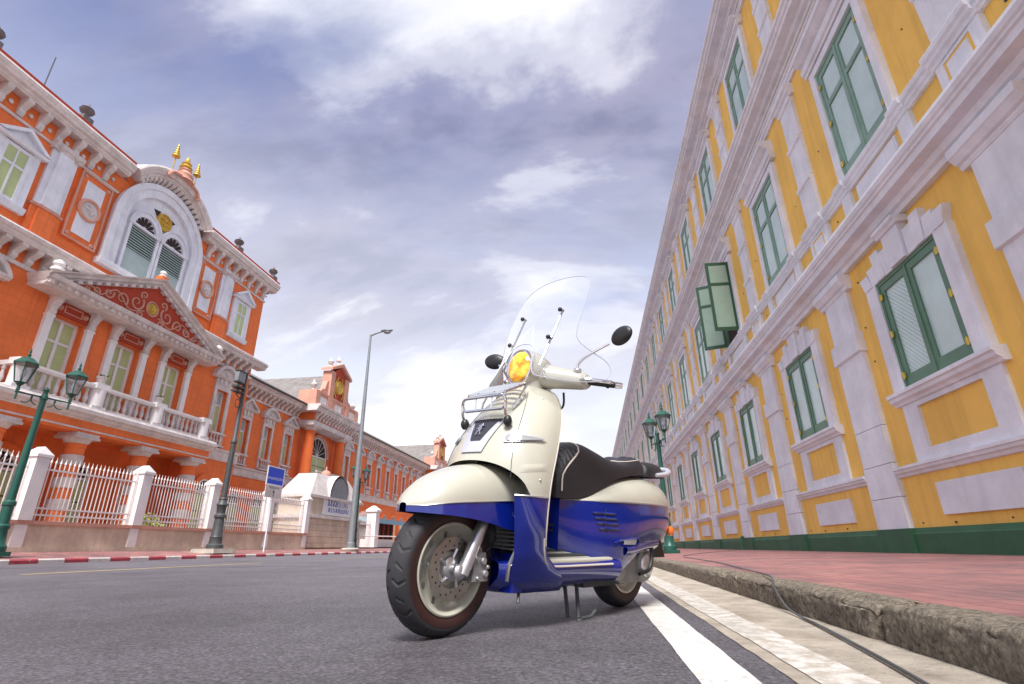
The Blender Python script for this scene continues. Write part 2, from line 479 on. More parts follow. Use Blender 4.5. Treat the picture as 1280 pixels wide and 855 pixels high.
MT['kerbwhite'] = mat('kerb_white_paint', (0.62, 0.56, 0.53), 0.85, 0.25, 5, 0.3, 50, wear=(0.25, 0.22, 0.2), wear_amt=0.15, wear_s=8)
MT['yard'] = mat('yard_paving', (0.42, 0.30, 0.25), 0.9, 0.2, 1.0, 0.2, 20)

def sheet(name, x0, x1, y0, y1, z0, m, z1=None):
    b = MB(); z1 = z0 if z1 is None else z1
    i = b.add([(x0, y0, z0), (x1, y0, z1), (x1, y1, z1), (x0, y1, z0)]); b.face((i, i+1, i+2, i+3))
    return b.build(name, m)
def ragged(name, x0, x1, z, m, j0, j1):
    b = MB(); ys = [-12+.03*k for k in range(900)]+[15+1.0*k for k in range(186)]
    rows = []
    for y in ys:
        a = (mnoise.noise(Vector((y*2.1, x0*9, 0)))+.6*mnoise.noise(Vector((y*9, x0*9, 5))))
        c = (mnoise.noise(Vector((y*2.7, x1*9, 3)))+.6*mnoise.noise(Vector((y*11, x1*9, 8))))
        rows.append([(x0+j0*a, y, z), (x1+j1*c, y, z)])
    b.grid(rows); o = b.build(name, m); o.data.flip_normals(); return o
struct(sheet('ground', -2500, 2500, -800, 4000, -0.06, 'yard'))
struct(sheet('road', -15.3, 1.05, -40, 420, 0.0, 'asphalt'))
struct(ragged('gutter', 0.475, 1.05, 0.0025, 'gutter', 0.007, 0.0))
struct(ragged('edge_line', 0.243, 0.388, 0.0025, 'roadwhite', 0.004, 0.004))
struct(ragged('worn_edge_line', 0.525, 0.665, 0.005, 'roadwhite2', 0.007, 0.010))
for k, (a, b_) in enumerate(((7.2, 13.2), (17, 22), (29, 37), (44, 54), (62, 80))):
    struct(sheet('lane_line', -8.27, -8.13, a, b_, 0.004, 'roadyellow'))
struct(sheet('pavement_right', 1.12, 5.22, -40, 200, 0.122, 'pinkpave', 0.172))
struct(sheet('pavement_left', -17.25, -15.12, -40, 300, 0.32, 'pinkpave', 0.12))
struct(sheet('courtyard', -80, -17.2, -40, 300, 0.40, 'yard'))

# right kerb: old rough concrete, block by block
kerb = struct(bpy.data.objects.new('kerb_right', None)); COL.objects.link(kerb)
KL = 1.92
def kerb_block(y0, y1, fine):
    pr = [(0.968, -0.03), (0.966, 0.02), (0.967, 0.06), (0.968, 0.09), (0.972, 0.112), (0.988, 0.124), (1.03, 0.127), (1.08, 0.127), (1.12, 0.126), (1.155, 0.124), (1.16, 0.06), (1.16, -0.03)]
    P2 = []
    for (ax, az), (bx, bz) in zip(pr, pr[1:]):
        for q in range(3 if fine else 1):
            t = q/(3 if fine else 1); P2.append((ax+(bx-ax)*t, az+(bz-az)*t))
    P2.append(pr[-1])
    n = max(2, int((y1-y0)/(0.02 if fine else 0.2)))
    rows = []
    for k in range(n+1):
        y = y0+(y1-y0)*k/n; row = []
        e = min(y-y0, y1-y)
        for x, z in P2:
            p = Vector((x, y, z))
            amp = 1.0 if x < 1.1 else 0.25
            d = (mnoise.noise(p*5)*0.010 + mnoise.noise(p*19)*0.005 + mnoise.noise(p*48)*0.005)*amp
            chip = max(0, mnoise.noise(Vector((y*2.3, 3, 1)))-0.2)*0.07 + max(0, mnoise.noise(Vector((y*9, 3, 1)))-0.1)*0.02
            if 0.09 < z and x < 1.03: d -= chip
            pin = 0.022*max(0, 1-e/0.03)
            nx, nz = (-1, 0.2) if z < 0.1 and x < 1.0 else (-0.3, 0.9)
            row.append((x+nx*(d-pin), y, max(z+nz*(d-pin), -0.03)))
        rows.append(row)
    b = MB(); b.grid(rows)
    b.face(list(range(len(P2)))[::-1]); b.face([n*len(P2)+i for i in range(len(P2))])
    b.build('kerb_block', 'kerbold', kerb, smooth=60)
y = 2.215 - 3*KL
for k in range(14):
    kerb_block(y+0.008, y+KL-0.008, -1.7 <= y <= 9); y += KL
b = MB(); b.box(0.975, 1.16, y, 200, -0.03, 0.125); b.build('kerb_run', 'kerbold', kerb)

# left kerb: red and white painted blocks
kerbl = struct(bpy.data.objects.new('kerb_left', None)); COL.objects.link(kerbl)
b = MB(); b.prof([(-0.15, -0.03), (0.0, -0.03), (0.0, 0.09), (-0.03, 0.125), (-0.15, 0.125)], 0.004, 0.771)
kr = b.build('kerb_block', 'kerbred', kerbl, loc=(-15.0, 12.75, 0), rot=(0, 0, pi/2))
# local x -> +Y, local y -> -X, so mirror the profile outward side
kr.data.transform(Matrix.Scale(-1, 4, (0, 1, 0))); kr.data.flip_normals()
me2 = kr.data.copy(); me2.materials.clear(); me2.materials.append(MT['kerbwhite'])
for k in range(-14, 90):
    if k == 0: continue
    c = inst(kr, kerbl, (-15.0, 12.75+0.775*k, 0))
    if k % 2: c.data = me2
b = MB(); b.box(-15.15, -15.0, 82.5, 300, -0.03, 0.122); b.build('kerb_run', 'kerbwhite', kerbl)

# ================================================================== right: long yellow building
RB = empty('yellow_building', (5.2, 0, 0), pi/2, 'long yellow three-storey building with lavender-white pilasters and green shuttered windows', 'building')
BAY, C0, K0, K1 = 4.56, 8.05, -2, 20
S0, S1 = C0 + BAY*(K0-0.5), C0 + BAY*(K1+0.5)
b = MB(); b.box(S0, S1, -14, 0, 0.1, 15.0); b.build('wall', 'yellow', RB)
b = MB(); b.box(S0, S1, -14, -0.1, 15.0, 15.3); b.build('roof', 'tile', RB)
def mould(name, pr, m='trim', s0=S0, s1=S1):
    return MB().prof(pr, s0, s1).build(name, m, RB)
b = MB(); b.box(S0, S1, 0, 0.07, 0.1, 0.46); b.build('plinth', 'plinth', RB)
b = MB(); b.prof([(0, 0.46), (0.07, 0.46), (0.055, 0.475), (0.035, 0.545), (0, 0.55)], S0, S1); b.build('plinth_cap', 'plinth', RB)
# floor ledge, middle cornice, roof cornice
mould('ledge', [(0, 5.17), (0.10, 5.17), (0.12, 5.24), (0.17, 5.27), (0.20, 5.36), (0.34, 5.40), (0.35, 5.50), (0.38, 5.52), (0.385, 5.555), (0.41, 5.58), (0.43, 5.64), (0.42, 5.70), (0.36, 5.73), (0.30, 5.77), (0, 5.80)])
mould('architrave', [(0, 10.30), (0.06, 10.30), (0.06, 10.38), (0.09, 10.39), (0.09, 10.47), (0.13, 10.50), (0.13, 10.54), (0, 10.56)])
mould('cornice', [(0, 10.72), (0.08, 10.72), (0.10, 10.78), (0.18, 10.80), (0.22, 10.87), (0.40, 10.90), (0.41, 10.98), (0.45, 11.0), (0.47, 11.06), (0.51, 11.08), (0.52, 11.15), (0.45, 11.18), (0, 11.22)])
mould('frieze_band', [(0, 14.72), (0.07, 14.72), (0.07, 14.80), (0.10, 14.82), (0.10, 14.88), (0, 14.9)])
mould('roof_cornice', [(0, 15.0), (0.10, 15.0), (0.12, 15.05), (0.22, 15.07), (0.27, 15.13), (0.52, 15.16), (0.53, 15.22), (0.58, 15.24), (0.62, 15.31), (0.67, 15.33), (0.68, 15.42), (0.6, 15.45), (0, 15.5)])
mould('sill_course', [(0, 6.46), (0.06, 6.46), (0.07, 6.50), (0.10, 6.52), (0.10, 6.58), (0.14, 6.60), (0.15, 6.67), (0.13, 6.70), (0, 6.70)])
mould('sill_course', [(0, 11.72), (0.06, 11.72), (0.07, 11.76), (0.10, 11.78), (0.10, 11.84), (0.14, 11.86), (0.15, 11.93), (0.13, 11.96), (0, 11.96)])

def clipdiag(x0, x1, z0, z1, pitch, gap):      # diagonal boards clipped to a rectangle
    out = []
    t = x0 - (z1-z0)
    def clip(P, ax, lim, sgn):
        R = []
        for i in range(len(P)):
            a, c = P[i], P[(i+1) % len(P)]
            ia, ic = sgn*(a[ax]-lim) >= 0, sgn*(c[ax]-lim) >= 0
            if ia: R.append(a)
            if ia != ic:
                q = (lim-a[ax])/(c[ax]-a[ax]); R.append((a[0]+(c[0]-a[0])*q, a[1]+(c[1]-a[1])*q))
        return R
    while t < x1:
        h = z1-z0
        P = [(t, z0), (t+pitch-gap, z0), (t+pitch-gap+h, z1), (t+h, z1)]
        P = clip(P, 0, x0, 1)
        if P: P = clip(P, 0, x1, -1)
        if len(P) > 2: out.append(P)
        t += pitch
    return out

def window_proto(name, hw, z0, z1, split, diag, fm='frame'):
    """green framed double shutter, panes as sub-parts; built about x = 0"""
    fr = MB()
    fr.box(-hw, hw, 0.0, 0.012, z0, z1)
    fr.box(-hw, -hw+0.055, 0.012, 0.075, z0, z1); fr.box(hw-0.055, hw, 0.012, 0.075, z0, z1)
    fr.box(-hw+0.055, hw-0.055, 0.012, 0.075, z1-0.06, z1); fr.box(-hw+0.055, hw-0.055, 0.012, 0.075, z0, z0+0.06)
    w = fr.build(name, fm, RB)
    for sg in (-1, 1):
        a, c = (0.004, hw-0.06) if sg > 0 else (-hw+0.06, -0.004)
        lf = MB(); st = 0.10 if not split else 0.085
        lf.box(a, a+st, 0.02, 0.062, z0+0.065, z1-0.065); lf.box(c-st, c, 0.02, 0.062, z0+0.065, z1-0.065)
        rails = [(z0+0.065, z0+0.22), (z1-0.18, z1-0.065)]
        if split: rails.insert(1, (z0+split-0.05, z0+split+0.05))
        for p, q in rails: lf.box(a+st, c-st, 0.02, 0.062, p, q)
        if sg > 0: lf.box(a-0.02, a+0.03, 0.062, 0.078, z0+0.065, z1-0.065)
        lf.build('shutter_leaf', fm, w)
        for (p0, p1), (q0, q1) in zip(rails, rails[1:]):
            pn = MB()
            if diag and sg > 0:
                for P in clipdiag(a+st, c-st, p1, q0, 0.085, 0.010):
                    pn.poly([(x, z) for x, z in P], 0.014, 0.034)
                pn.box(a+st, c-st, 0.013, 0.024, p1, q0)
            else:
                pn.box(a+st, c-st, 0.013, 0.03, p1, q0)
                if split:
                    i = 0.035
                    pn.tbox(a+st+i, c-st-i, 0.03, 0.042, p1+i, q0-i, 0.0, 0.0)
            pn.build('pane', 'leafpanel', w)
    for sg in (-1, 1):
        for q in (0.12, 0.5, 0.86):
            h = MB(); zc = z0+(z1-z0)*q
            h.box(sg*(hw-0.10), sg*(hw-0.015), 0.075, 0.088, zc-0.045, zc+0.045); h.lathe([(0.012, zc-0.06), (0.012, zc+0.06)], sg*(hw-0.055), 0.088, 6)
            h.build('hinge', 'brass', w)
    return w
W0 = window_proto('window', 0.83, 2.60, 4.47, 0, True)
W1 = window_proto('window', 0.81, 6.70, 9.28, 1.72, False, 'frame2')
W2 = window_proto('window', 0.81, 11.96, 14.22, 1.45, False, 'frame2')

def surround(hw, jw, z0, z1, d=0.11):
    q = MB()
    q.box(-hw-jw, -hw, 0, d, z0, z1+jw*0.9); q.box(hw, hw+jw, 0, d, z0, z1+jw*0.9); q.box(-hw, hw, 0, d, z1, z1+jw*0.9)
    return q
P = {}
P['jamb_a'] = MB().box(-1.14, -0.83, 0, 0.10, 2.60, 4.47).build('window_jamb', 'trim', RB)
P['jamb_b'] = MB().box(0.83, 1.14, 0, 0.10, 2.60, 4.47).build('window_jamb', 'trim', RB)
VO = [(-1.20, -0.95, 4.72, .12), (-0.948, -0.72, 4.80, .105), (-0.718, -0.48, 4.98, .12), (-0.478, -0.24, 4.90, .105), (0.24, 0.478, 4.90, .105), (0.48, 0.718, 4.98, .12), (0.72, 0.948, 4.80, .105), (0.95, 1.20, 4.72, .12)]
for i, (a, c, zt, d) in enumerate(VO):
    q = MB(); q.poly([(a*0.93, 4.47), (c*0.93, 4.47), (c, zt), (a, zt)], 0, d); P['vo%d' % i] = q.build('voussoir', 'trim', RB)
q = MB(); q.poly([(-0.20, 4.47), (0.20, 4.47), (0.238, 5.04), (-0.238, 5.04)], 0, 0.15); q.prof([(0, 5.04), (0.18, 5.04), (0.20, 5.08), (0.24, 5.11), (0.24, 5.165), (0, 5.165)], -0.31, 0.31)
P['key'] = q.build('keystone', 'trim', RB)
P['sill'] = MB().prof([(0, 2.40), (0.08, 2.40), (0.10, 2.44), (0.15, 2.47), (0.16, 2.52), (0.19, 2.54), (0.19, 2.595), (0, 2.60)], -1.24, 1.24).build('sill', 'trim', RB)
q = MB(); q.box(-1.12, -0.74, 0, 0.05, 1.50, 2.40); q.box(0.74, 1.12, 0, 0.05, 1.50, 2.40); q.box(-0.74, 0.74, 0, 0.05, 1.50, 1.68); q.box(-0.74, 0.74, 0, 0.05, 2.32, 2.40)
P['apron'] = q.build('apron', 'trim', RB)
q = MB(); q.tbox(-0.86, 0.86, 0, 0.045, 0.71, 1.17, 0, 0); P['panel'] = q.build('raised_panel', 'trim', RB)
P['dado'] = MB().prof([(0, 1.33), (0.04, 1.34), (0.06, 1.38), (0.09, 1.40), (0.10, 1.44), (0.12, 1.45), (0.12, 1.495), (0, 1.50)], -1.77, 1.77).build('dado_moulding', 'trim', RB)
# ground-floor pilaster in blocks
def pil(dx):
    out = []
    q = MB()
    for z0, z1, hw, d in ((0.55, 1.045, .50, .085), (1.055, 1.60, .50, .085), (1.61, 2.25, .49, .085), (2.26, 3.62, .49, .085)):
        q.box(-hw, hw, 0, d, z0, z1)
    out.append(q.build('pilaster', 'trim', RB))
    q = MB(); q.prof([(0, 3.62), (0.085, 3.62), (0.135, 3.64), (0.135, 4.0), (0.085, 4.02), (0, 4.02)], -0.53, 0.53); q.box(-0.46, 0.46, 0, 0.08, 4.02, 4.86)
    out.append(q.build('pilaster_band', 'trim', RB))
    q = MB(); q.prof([(0, 4.86), (0.09, 4.86), (0.11, 4.90), (0.11, 4.93), (0.15, 4.95), (0.20, 5.03), (0.22, 5.05), (0.22, 5.168), (0, 5.168)], -0.60, 0.60)
    out.append(q.build('capital', 'trim', RB))
    return out
PIL0 = pil(0)
q = MB(); q.box(-0.54, 0.54, 0, 0.115, 0.1, 0.465); q.box(-0.53, 0.53, 0, 0.10, 0.465, 0.548); P['pbase'] = q.build('pilaster_foot', 'plinth', RB)
# upper floors
def upper(z0, z1, ztop, cap0, cap1, ped0, hood):
    D = {}
    D['sur'] = surround(0.81, 0.18, z0, z1).build('window_surround', 'trim', RB)
    h0, h1 = hood
    H_ = h1-h0
    D['hood'] = MB().prof([(0, h0), (0.12, h0), (0.13, h0+.12*H_), (0.17, h0+.15*H_), (0.19, h0+.35*H_), (0.15, h0+.38*H_), (0.15, h0+.55*H_), (0.22, h0+.6*H_), (0.30, h0+.72*H_), (0.33, h0+.74*H_), (0.34, h0+.9*H_), (0.28, h1-.02), (0, h1)], -1.10, 1.10).build('hood', 'trim', RB)
    n = 3; seg = (cap0-z0)/n
    for i in range(n):
        a = z0+seg*i
        q = MB(); q.prof([(0, a), (0.05, a), (0.07, a+0.02), (0.085, a+seg-0.13), (0.125, a+seg-0.10), (0.125, a+seg-0.015), (0, a+seg-0.01)], -0.33, 0.33)
        D['p%d' % i] = q.build('pilaster', 'trim', RB)
    D['cap'] = MB().prof([(0, cap0), (0.09, cap0), (0.10, cap0+.05), (0.15, cap0+.09), (0.16, cap0+.14), (0.21, cap0+.17), (0.22, cap1-.03), (0, cap1)], -0.42, 0.42).build('capital', 'trim', RB)
    if ped0:
        zt = z0-0.24
        q = MB(); q.box(-0.43, 0.43, 0, 0.075, ped0, zt); D['ped'] = q.build('pedestal', 'trim', RB)
        zc = (ped0+zt)/2+0.03
        q = MB(); q.cur = 0
        for (i, d) in ((0.24, 0.095),): q.box(-0.26, 0.26, 0.075, 0.082, zc-0.22, zc+0.22)
        D['pedf'] = q.build('pedestal_inset', 'yellow', RB)
        q = MB(); q.box(-0.20, 0.20, 0.075, 0.10, zc-0.165, zc+0.165)
        for sx in (-1, 1): q.box(sx*0.26, sx*0.30, 0.075, 0.095, zc-0.26, zc+0.26)
        q.box(-0.26, 0.26, 0.075, 0.095, zc+0.22, zc+0.26); q.box(-0.26, 0.26, 0.075, 0.095, zc-0.26, zc-0.22)
        D['pedp'] = q.build('pedestal_panel', 'trim', RB)
        q = MB(); q.box(-0.62, 0.62, 0, 0.05, ped0+0.03, zt-0.10); q.box(-0.66, 0.66, 0, 0.03, ped0, zt-0.05)
        for sx in (-1, 1): q.box(sx*0.84, sx*1.14, 0, 0.07, ped0, zt)
        D['apr'] = q.build('apron', 'trim', RB)
    for nm, hw in (('sb', 0.17),):
        q = MB(); q.prof([(0, z0-.25), (0.09, z0-.25), (0.10, z0-.20), (0.14, z0-.18), (0.14, z0-.12), (0.18, z0-.10), (0.19, z0-.03), (0.17, z0+.004), (0, z0+.004)], -hw, hw)
        D[nm] = q.build('sill_block', 'trim', RB)
    q = MB(); q.prof([(0, z0-.25), (0.10, z0-.25), (0.11, z0-.20), (0.16, z0-.18), (0.16, z0-.12), (0.20, z0-.10), (0.21, z0-.03), (0.19, z0+.004), (0, z0+.004)], -0.46, 0.46)
    D['sp'] = q.build('sill_block', 'trim', RB)
    return D
U1 = upper(6.70, 9.28, 10.3, 9.98, 10.29, 5.78, (9.50, 10.05))
U2 = upper(11.96, 14.22, 14.7, 14.42, 14.71, 11.2, (14.42, 14.70))
bolt = MB(); bolt.ball((0, 0.01, 0), 0.022, 0.014, 0.018, 6, 4); BOLT = bolt.build('wall_bolt', 'iron', RB, loc=(9.4, 0, 4.9))

proto = [W0, W1, W2, BOLT] + list(P.values()) + PIL0 + list(U1.values()) + list(U2.values())
# leave the prototypes as the first bay (k = 0), copy for the rest
def place(o, s, first, deep=True):
    if first:
        o.location = (s, 0, 0); return o
    if deep: return copy_tree(o, RB, (s, 0, 0))
    return inst(o, RB, (s, 0, 0))
OPEN_BAY = 2
for k in [0] + [k for k in range(K0, K1+1) if k != 0]:
    c = C0+BAY*k; f = (k == 0); pc = c+BAY/2
    far = k > 7
    place(W0, c, f, not far)
    if k != OPEN_BAY: place(W1, c, f, not far)
    place(W2, c, f, not far)
    for kk, o in P.items():
        place(o, pc if kk == 'pbase' else c, f)
    for o in PIL0: place(o, pc, f)
    for D in (U1, U2):
        for kk, o in D.items():
            if kk in ('sb',):
                if f: o.location = (c-0.99, 0, 0); inst(o, RB, (c+0.99, 0, 0))
                else: inst(o, RB, (c-0.99, 0, 0)); inst(o, RB, (c+0.99, 0, 0))
            elif kk in ('cap', 'ped', 'pedf', 'pedp', 'sp', 'p0', 'p1', 'p2'): place(o, pc, f)
            else: place(o, c, f)
    if k < 3:
        for (dx, z) in ((1.45, 4.85), (1.6, 3.35), (1.5, 0.62), (0.7, 0.60), (-0.4, 0.61), (1.55, 6.25), (1.55, 8.0), (-1.5, 7.7), (1.6, 4.0)):
            if f and dx == 1.45: BOLT.location = (c+dx, 0, z)
            else: inst(BOLT, RB, (c+dx, 0.0, z), scale=(random.uniform(.7, 1.2),)*3)
# the first-floor window that stands open: dark opening, two leaves swung out
c = C0+BAY*OPEN_BAY
q = MB(); q.box(-0.81, 0.81, 0.0, 0.012, 6.70, 9.28)
ow = q.build('window', 'dark', RB, (c, 0, 0)); tag(ow, 'first-floor window opening with both shutters swung out')
q = MB(); q.box(-0.81, -0.755, 0.012, 0.075, 6.7, 9.28); q.box(0.755, 0.81, 0.012, 0.075, 6.7, 9.28); q.box(-0.755, 0.755, 0.012, 0.075, 9.22, 9.28); q.box(-0.755, 0.755, 0.012, 0.075, 6.7, 6.76)
q.build('frame', 'frame', ow)
def open_leaf(sx, ang):
    z0, z1, w, st = 6.75, 9.23, 0.77, 0.095
    fr = MB(); pn = MB()
    for a, e in ((0, st), (w-st, w)): fr.box(a, e, -0.022, 0.022, z0, z1)
    rails = [(z0, z0+0.12), (z0+1.62, z0+1.72), (z1-0.10, z1)]
    for p, e in rails: fr.box(st, w-st, -0.022, 0.022, p, e)
    for (p0, p1), (q0, q1) in zip(rails, rails[1:]): pn.box(st, w-st, -0.008, 0.008, p1, q0)
    a = fr.build('shutter_leaf', 'framedark', ow, (sx*0.79, 0.09, 0), rot=(0, 0, ang))
    g = pn.build('pane', 'leafshade', ow, (sx*0.79, 0.09, 0), rot=(0, 0, ang))
open_leaf(-1, radians(92)); open_leaf(1, radians(72))
# standpipe at the foot of the wall
sp_ = MB(); sp_.tube([(0, 0, 0), (0, 0, 0.34), (0.01, 0, 0.40), (0.06, 0, 0.42), (0.09, 0, 0.37)], 0.035, 8); sp_.lathe([(0.05, 0), (0.05, 0.05), (0.04, 0.06)], 0, 0, 8); sp_.lathe([(0.045, 0.2), (0.045, 0.24)], 0, 0, 8)
tag(sp_.build('standpipe', 'plinth', None, (4.98, 19.7, 0.168), smooth=40), 'short green hooked standpipe at the foot of the yellow wall', 'pipe')
# ================================================================== left: orange palace building
# local x = s runs towards the camera along the street, local y = d points at the street
YC = 20.95
LB = empty('orange_building', (-21.8, YC, 0), -pi/2, 'ornate orange and white two-storey building with pedimented tower block, balcony and long wing', 'building')
def wall_holes(s0, s1, z0, z1, holes, d0, parent=LB, m='orange', name='wall'):
    """front skin with real openings; each hole = (s0,s1,z0,z1,depth)"""
    xs = sorted({s0, s1, *[h[0] for h in holes], *[h[1] for h in holes]}); zs = sorted({z0, z1, *[h[2] for h in holes], *[h[3] for h in holes]})
    q = MB()
    for i in range(len(xs)-1):
        for j in range(len(zs)-1):
            cx, cz = (xs[i]+xs[i+1])/2, (zs[j]+zs[j+1])/2
            if any(h[0] < cx < h[1] and h[2] < cz < h[3] for h in holes): continue
            a = q.add([(xs[i], d0, zs[j]), (xs[i+1], d0, zs[j]), (xs[i+1], d0, zs[j+1]), (xs[i], d0, zs[j+1])]); q.face((a+3, a+2, a+1, a))
    for a0, a1, b0, b1, dp in holes:
        e = d0-dp
        for P4 in (((a0, d0, b0), (a0, d0, b1), (a0, e, b1), (a0, e, b0)), ((a1, d0, b0), (a1, e, b0), (a1, e, b1), (a1, d0, b1)),
                   ((a0, d0, b0), (a0, e, b0), (a1, e, b0), (a1, d0, b0)), ((a0, d0, b1), (a1, d0, b1), (a1, e, b1), (a0, e, b1)), ((a0, e, b0), (a0, e, b1), (a1, e, b1), (a1, e, b0))):
            a = q.add(P4); q.face((a, a+1, a+2, a+3))
    return q.build(name, m, parent)
FW = (-3.1, 0.0, 3.1)          # french windows
SW = (-7.1, 7.1)               # side windows
holes = [(-5.3, 5.3, 0.4, 4.9, 1.0)] + [(s-.72, s+.72, 6.0, 9.62, .42) for s in FW] + [(s-.52, s+.52, 6.9, 9.35, .35) for s in SW]
wall_holes(-9.45, 9.45, 0.3, 17.4, holes, 0.0)
q = MB(); q.box(-9.45, 9.45, -11, -1.05, 0.3, 17.3)
q.box(-9.45, -9.44, -1.05, 0, 0.3, 17.3); q.box(9.44, 9.45, -1.05, 0, 0.3, 17.3)
q.build('tower_block', 'orange', LB)
q = MB(); q.prof([(-.02, 17.3), (-.02, 18.29), (-5, 19.4), (-12, 18.2), (-12, 17.3)], -9.9, 9.9); q.build('roof', 'tile', LB)

# --- ground-floor arcade
colp = [(.46, .4), (.46, .62), (.40, .68)] + [(.36, z) for z in (.72, 4.35)] + [(.39, 4.37), (.39, 4.45), (.36, 4.47), (.38, 4.5)]
cm = MB(); cm.lathe(colp, 0, 0, 20)
COLM = cm.build('column', 'orange', LB, (0, 0.55, 0), smooth=40)
bd = MB(); bd.lathe([(.362, 0), (.405, .02), (.405, .40), (.362, .42)], 0, 0, 20, False)
cp = MB(); cp.lathe([(.38, 4.5), (.45, 4.56), (.47, 4.62), (.52, 4.70)], 0, 0, 20); cp.box(-.56, .56, -.54, .54, 4.70, 4.79); cp.box(-.52, .52, -.50, .50, 4.79, 4.92)
BAND = bd.build('band', 'stone', COLM, (0, 0, 1.0), smooth=40)
for z in (1.85, 2.70, 3.62): inst(BAND, COLM, (0, 0, z))
cp.build('capital', 'stone', COLM)
for i, s in enumerate((-5.0, -1.67, 1.67, 5.0)):
    if i == 0: COLM.location = (s, 0.55, 0)
    else: copy_tree(COLM, LB, (s, 0.55, 0))
def arched_window(s, d, hw, z0, zs, parent=LB, ring=True):
    q = MB(); q.box(-hw, hw, 0.0, 0.03, z0, zs); q.arc(0, zs, 0.02, hw, 0, 0.03, 0, pi, 14)
    w = q.build('arched_window', 'dark', parent, (s, d, 0))
    q = MB()
    q.arc(0, zs, hw-.09, hw, 0.03, 0.10, 0, pi, 16)
    for sx in (-1, 1): q.box(sx*(hw-.09), sx*hw, 0.03, 0.10, z0, zs)
    q.box(-hw+.09, hw-.09, .03, .10, zs-.06, zs+.05)
    q.box(-.05, .05, .03, .10, z0, zs-.06)
    for k in range(1, 8):
        a = pi*k/8; q.tube([(0.16*cos(a), .06, zs+.05+.16*sin(a)), ((hw-.1)*cos(a), .06, zs+(hw-.1)*sin(a))], .022, 4)
    q.arc(0, zs+.05, .12, .18, .03, .09, 0, pi, 8)
    q.build('frame', 'white', w)
    for sx in (-1, 1):
        for r in range(3):
            h = (zs-.06-z0)/3
            p = MB(); p.box(min(sx*.06, sx*(hw-.10)), max(sx*.06, sx*(hw-.10)), .03, .06, z0+h*r+.03, z0+h*(r+1)-.03); p.build('pane', 'gpane', w)
    if ring:
        q = MB(); q.arc(0, zs, hw+.0, hw+.28, 0, .14, 0, pi, 18)
        for sx in (-1, 1): q.box(sx*(hw+.001), sx*(hw+.28), 0, .139, z0, zs)
        q.build('arch_surround', 'orange', w)
    return w
AW = arched_window(0, -.99, .75, .45, 3.35)
for s in (-3.3, 3.3): copy_tree(AW, LB, (s, -.99, 0))
for s in SW: copy_tree(AW, LB, (s, 0.01, 0))
# --- balcony
q = MB(); q.box(-5.75, 5.75, 0.1, 1.02, 4.92, 5.40); q.build('beam', 'orange', LB)
q = MB(); q.box(-5.78, 5.78, 0.1, 1.05, 5.02, 5.09); q.build('beam_fillet', 'stone', LB)
q = MB(); q.prof([(0, 5.40), (1.05, 5.40), (1.08, 5.46), (1.16, 5.50), (1.20, 5.62), (1.30, 5.66), (1.30, 5.82), (1.24, 5.86), (1.18, 5.95), (0, 5.95)], -5.95, 5.95); q.build('balcony_slab', 'stone', LB)
bal = MB(); bal.lathe([(.085, 0), (.085, .05), (.05, .07), (.05, .10), (.09, .20), (.095, .28), (.055, .46), (.045, .56), (.075, .60), (.075, .64), (.05, .66), (.08, .70), (.08, .74)], 0, 0, 10)
BAL = None
def baluster(x, y, z):
    global BAL
    if BAL is None: BAL = bal.build('baluster', 'stone', LB, (x, y, z), smooth=40); return
    inst(BAL, LB, (x, y, z))
ped = MB(); ped.box(-.34, .34, -.26, .26, 5.95, 6.10); ped.lathe([(.30, 6.10), (.30, 6.84)], 0, 0, 16); ped.box(-.36, .36, -.28, .28, 6.84, 6.92); ped.box(-.33, .33, -.25, .25, 6.92, 7.10)
PED = ped.build('balcony_pedestal', 'white', LB, (-5.0, .88, 0), smooth=35)
for s in (-1.67, 1.67, 5.0): inst(PED, LB, (s, .88, 0))
for a, c in ((-4.66, -2.01), (-1.33, 1.33), (2.01, 4.66)):
    q = MB(); q.box(a, c, .72, 1.04, 6.83, 6.90); q.box(a, c, .69, 1.07, 6.90, 7.0); q.build('balcony_rail', 'white', LB)
    q = MB(); q.box(a, c, .74, 1.02, 5.95, 6.09); q.build('balcony_kerb', 'stone', LB)
    n = 8
    for k in range(n): baluster(a+(c-a)*(k+.5)/n, .88, 6.09)
for sx in (-1, 1):
    q = MB(); q.box(sx*5.18, sx*5.34, .05, .62, 6.83, 7.0); q.box(sx*5.18, sx*5.34, .05, .62, 5.95, 6.09); q.build('balcony_rail', 'white', LB)
    for k in range(2): baluster(sx*5.26, .18+.28*k, 6.09)
def potted(s, d, z, sc=1.0):
    p = MB(); p.lathe([(.10, 0), (.13, .02), (.07, .06), (.15, .16), (.20, .28), (.22, .30), (.22, .33)], 0, 0, 12)
    u = p.build('planter_urn', 'stone', None, smooth=40); p_ = MB()
    for k in range(60):
        a = random.uniform(0, 2*pi); e = random.uniform(.1, 1.2); L = random.uniform(.08, .22)
        base = Vector((random.uniform(-.12, .12), random.uniform(-.12, .12), .32))
        t = base+Vector((cos(a)*cos(e), sin(a)*cos(e), sin(e)))*L; n = Vector((-sin(a), cos(a), .2))*.03
        i = p_.add([base, (base+t)/2+n, t, (base+t)/2-n]); p_.face((i, i+1, i+2, i+3))
    l = p_.build('leaves', 'leafgreen', u)
    u.location = LB.matrix_world @ Vector((s, d, z)) if False else Vector((-21.8+d, YC-s, z)); u.scale = (sc,)*3
    return u
tag(potted(1.67, .88, 7.10), 'stone urn with green plant on the balcony pedestal left of the middle french window', 'planter')
tag(potted(-1.67, .88, 7.10, .9), 'stone urn with small plant on the balcony pedestal right of the middle french window', 'planter')

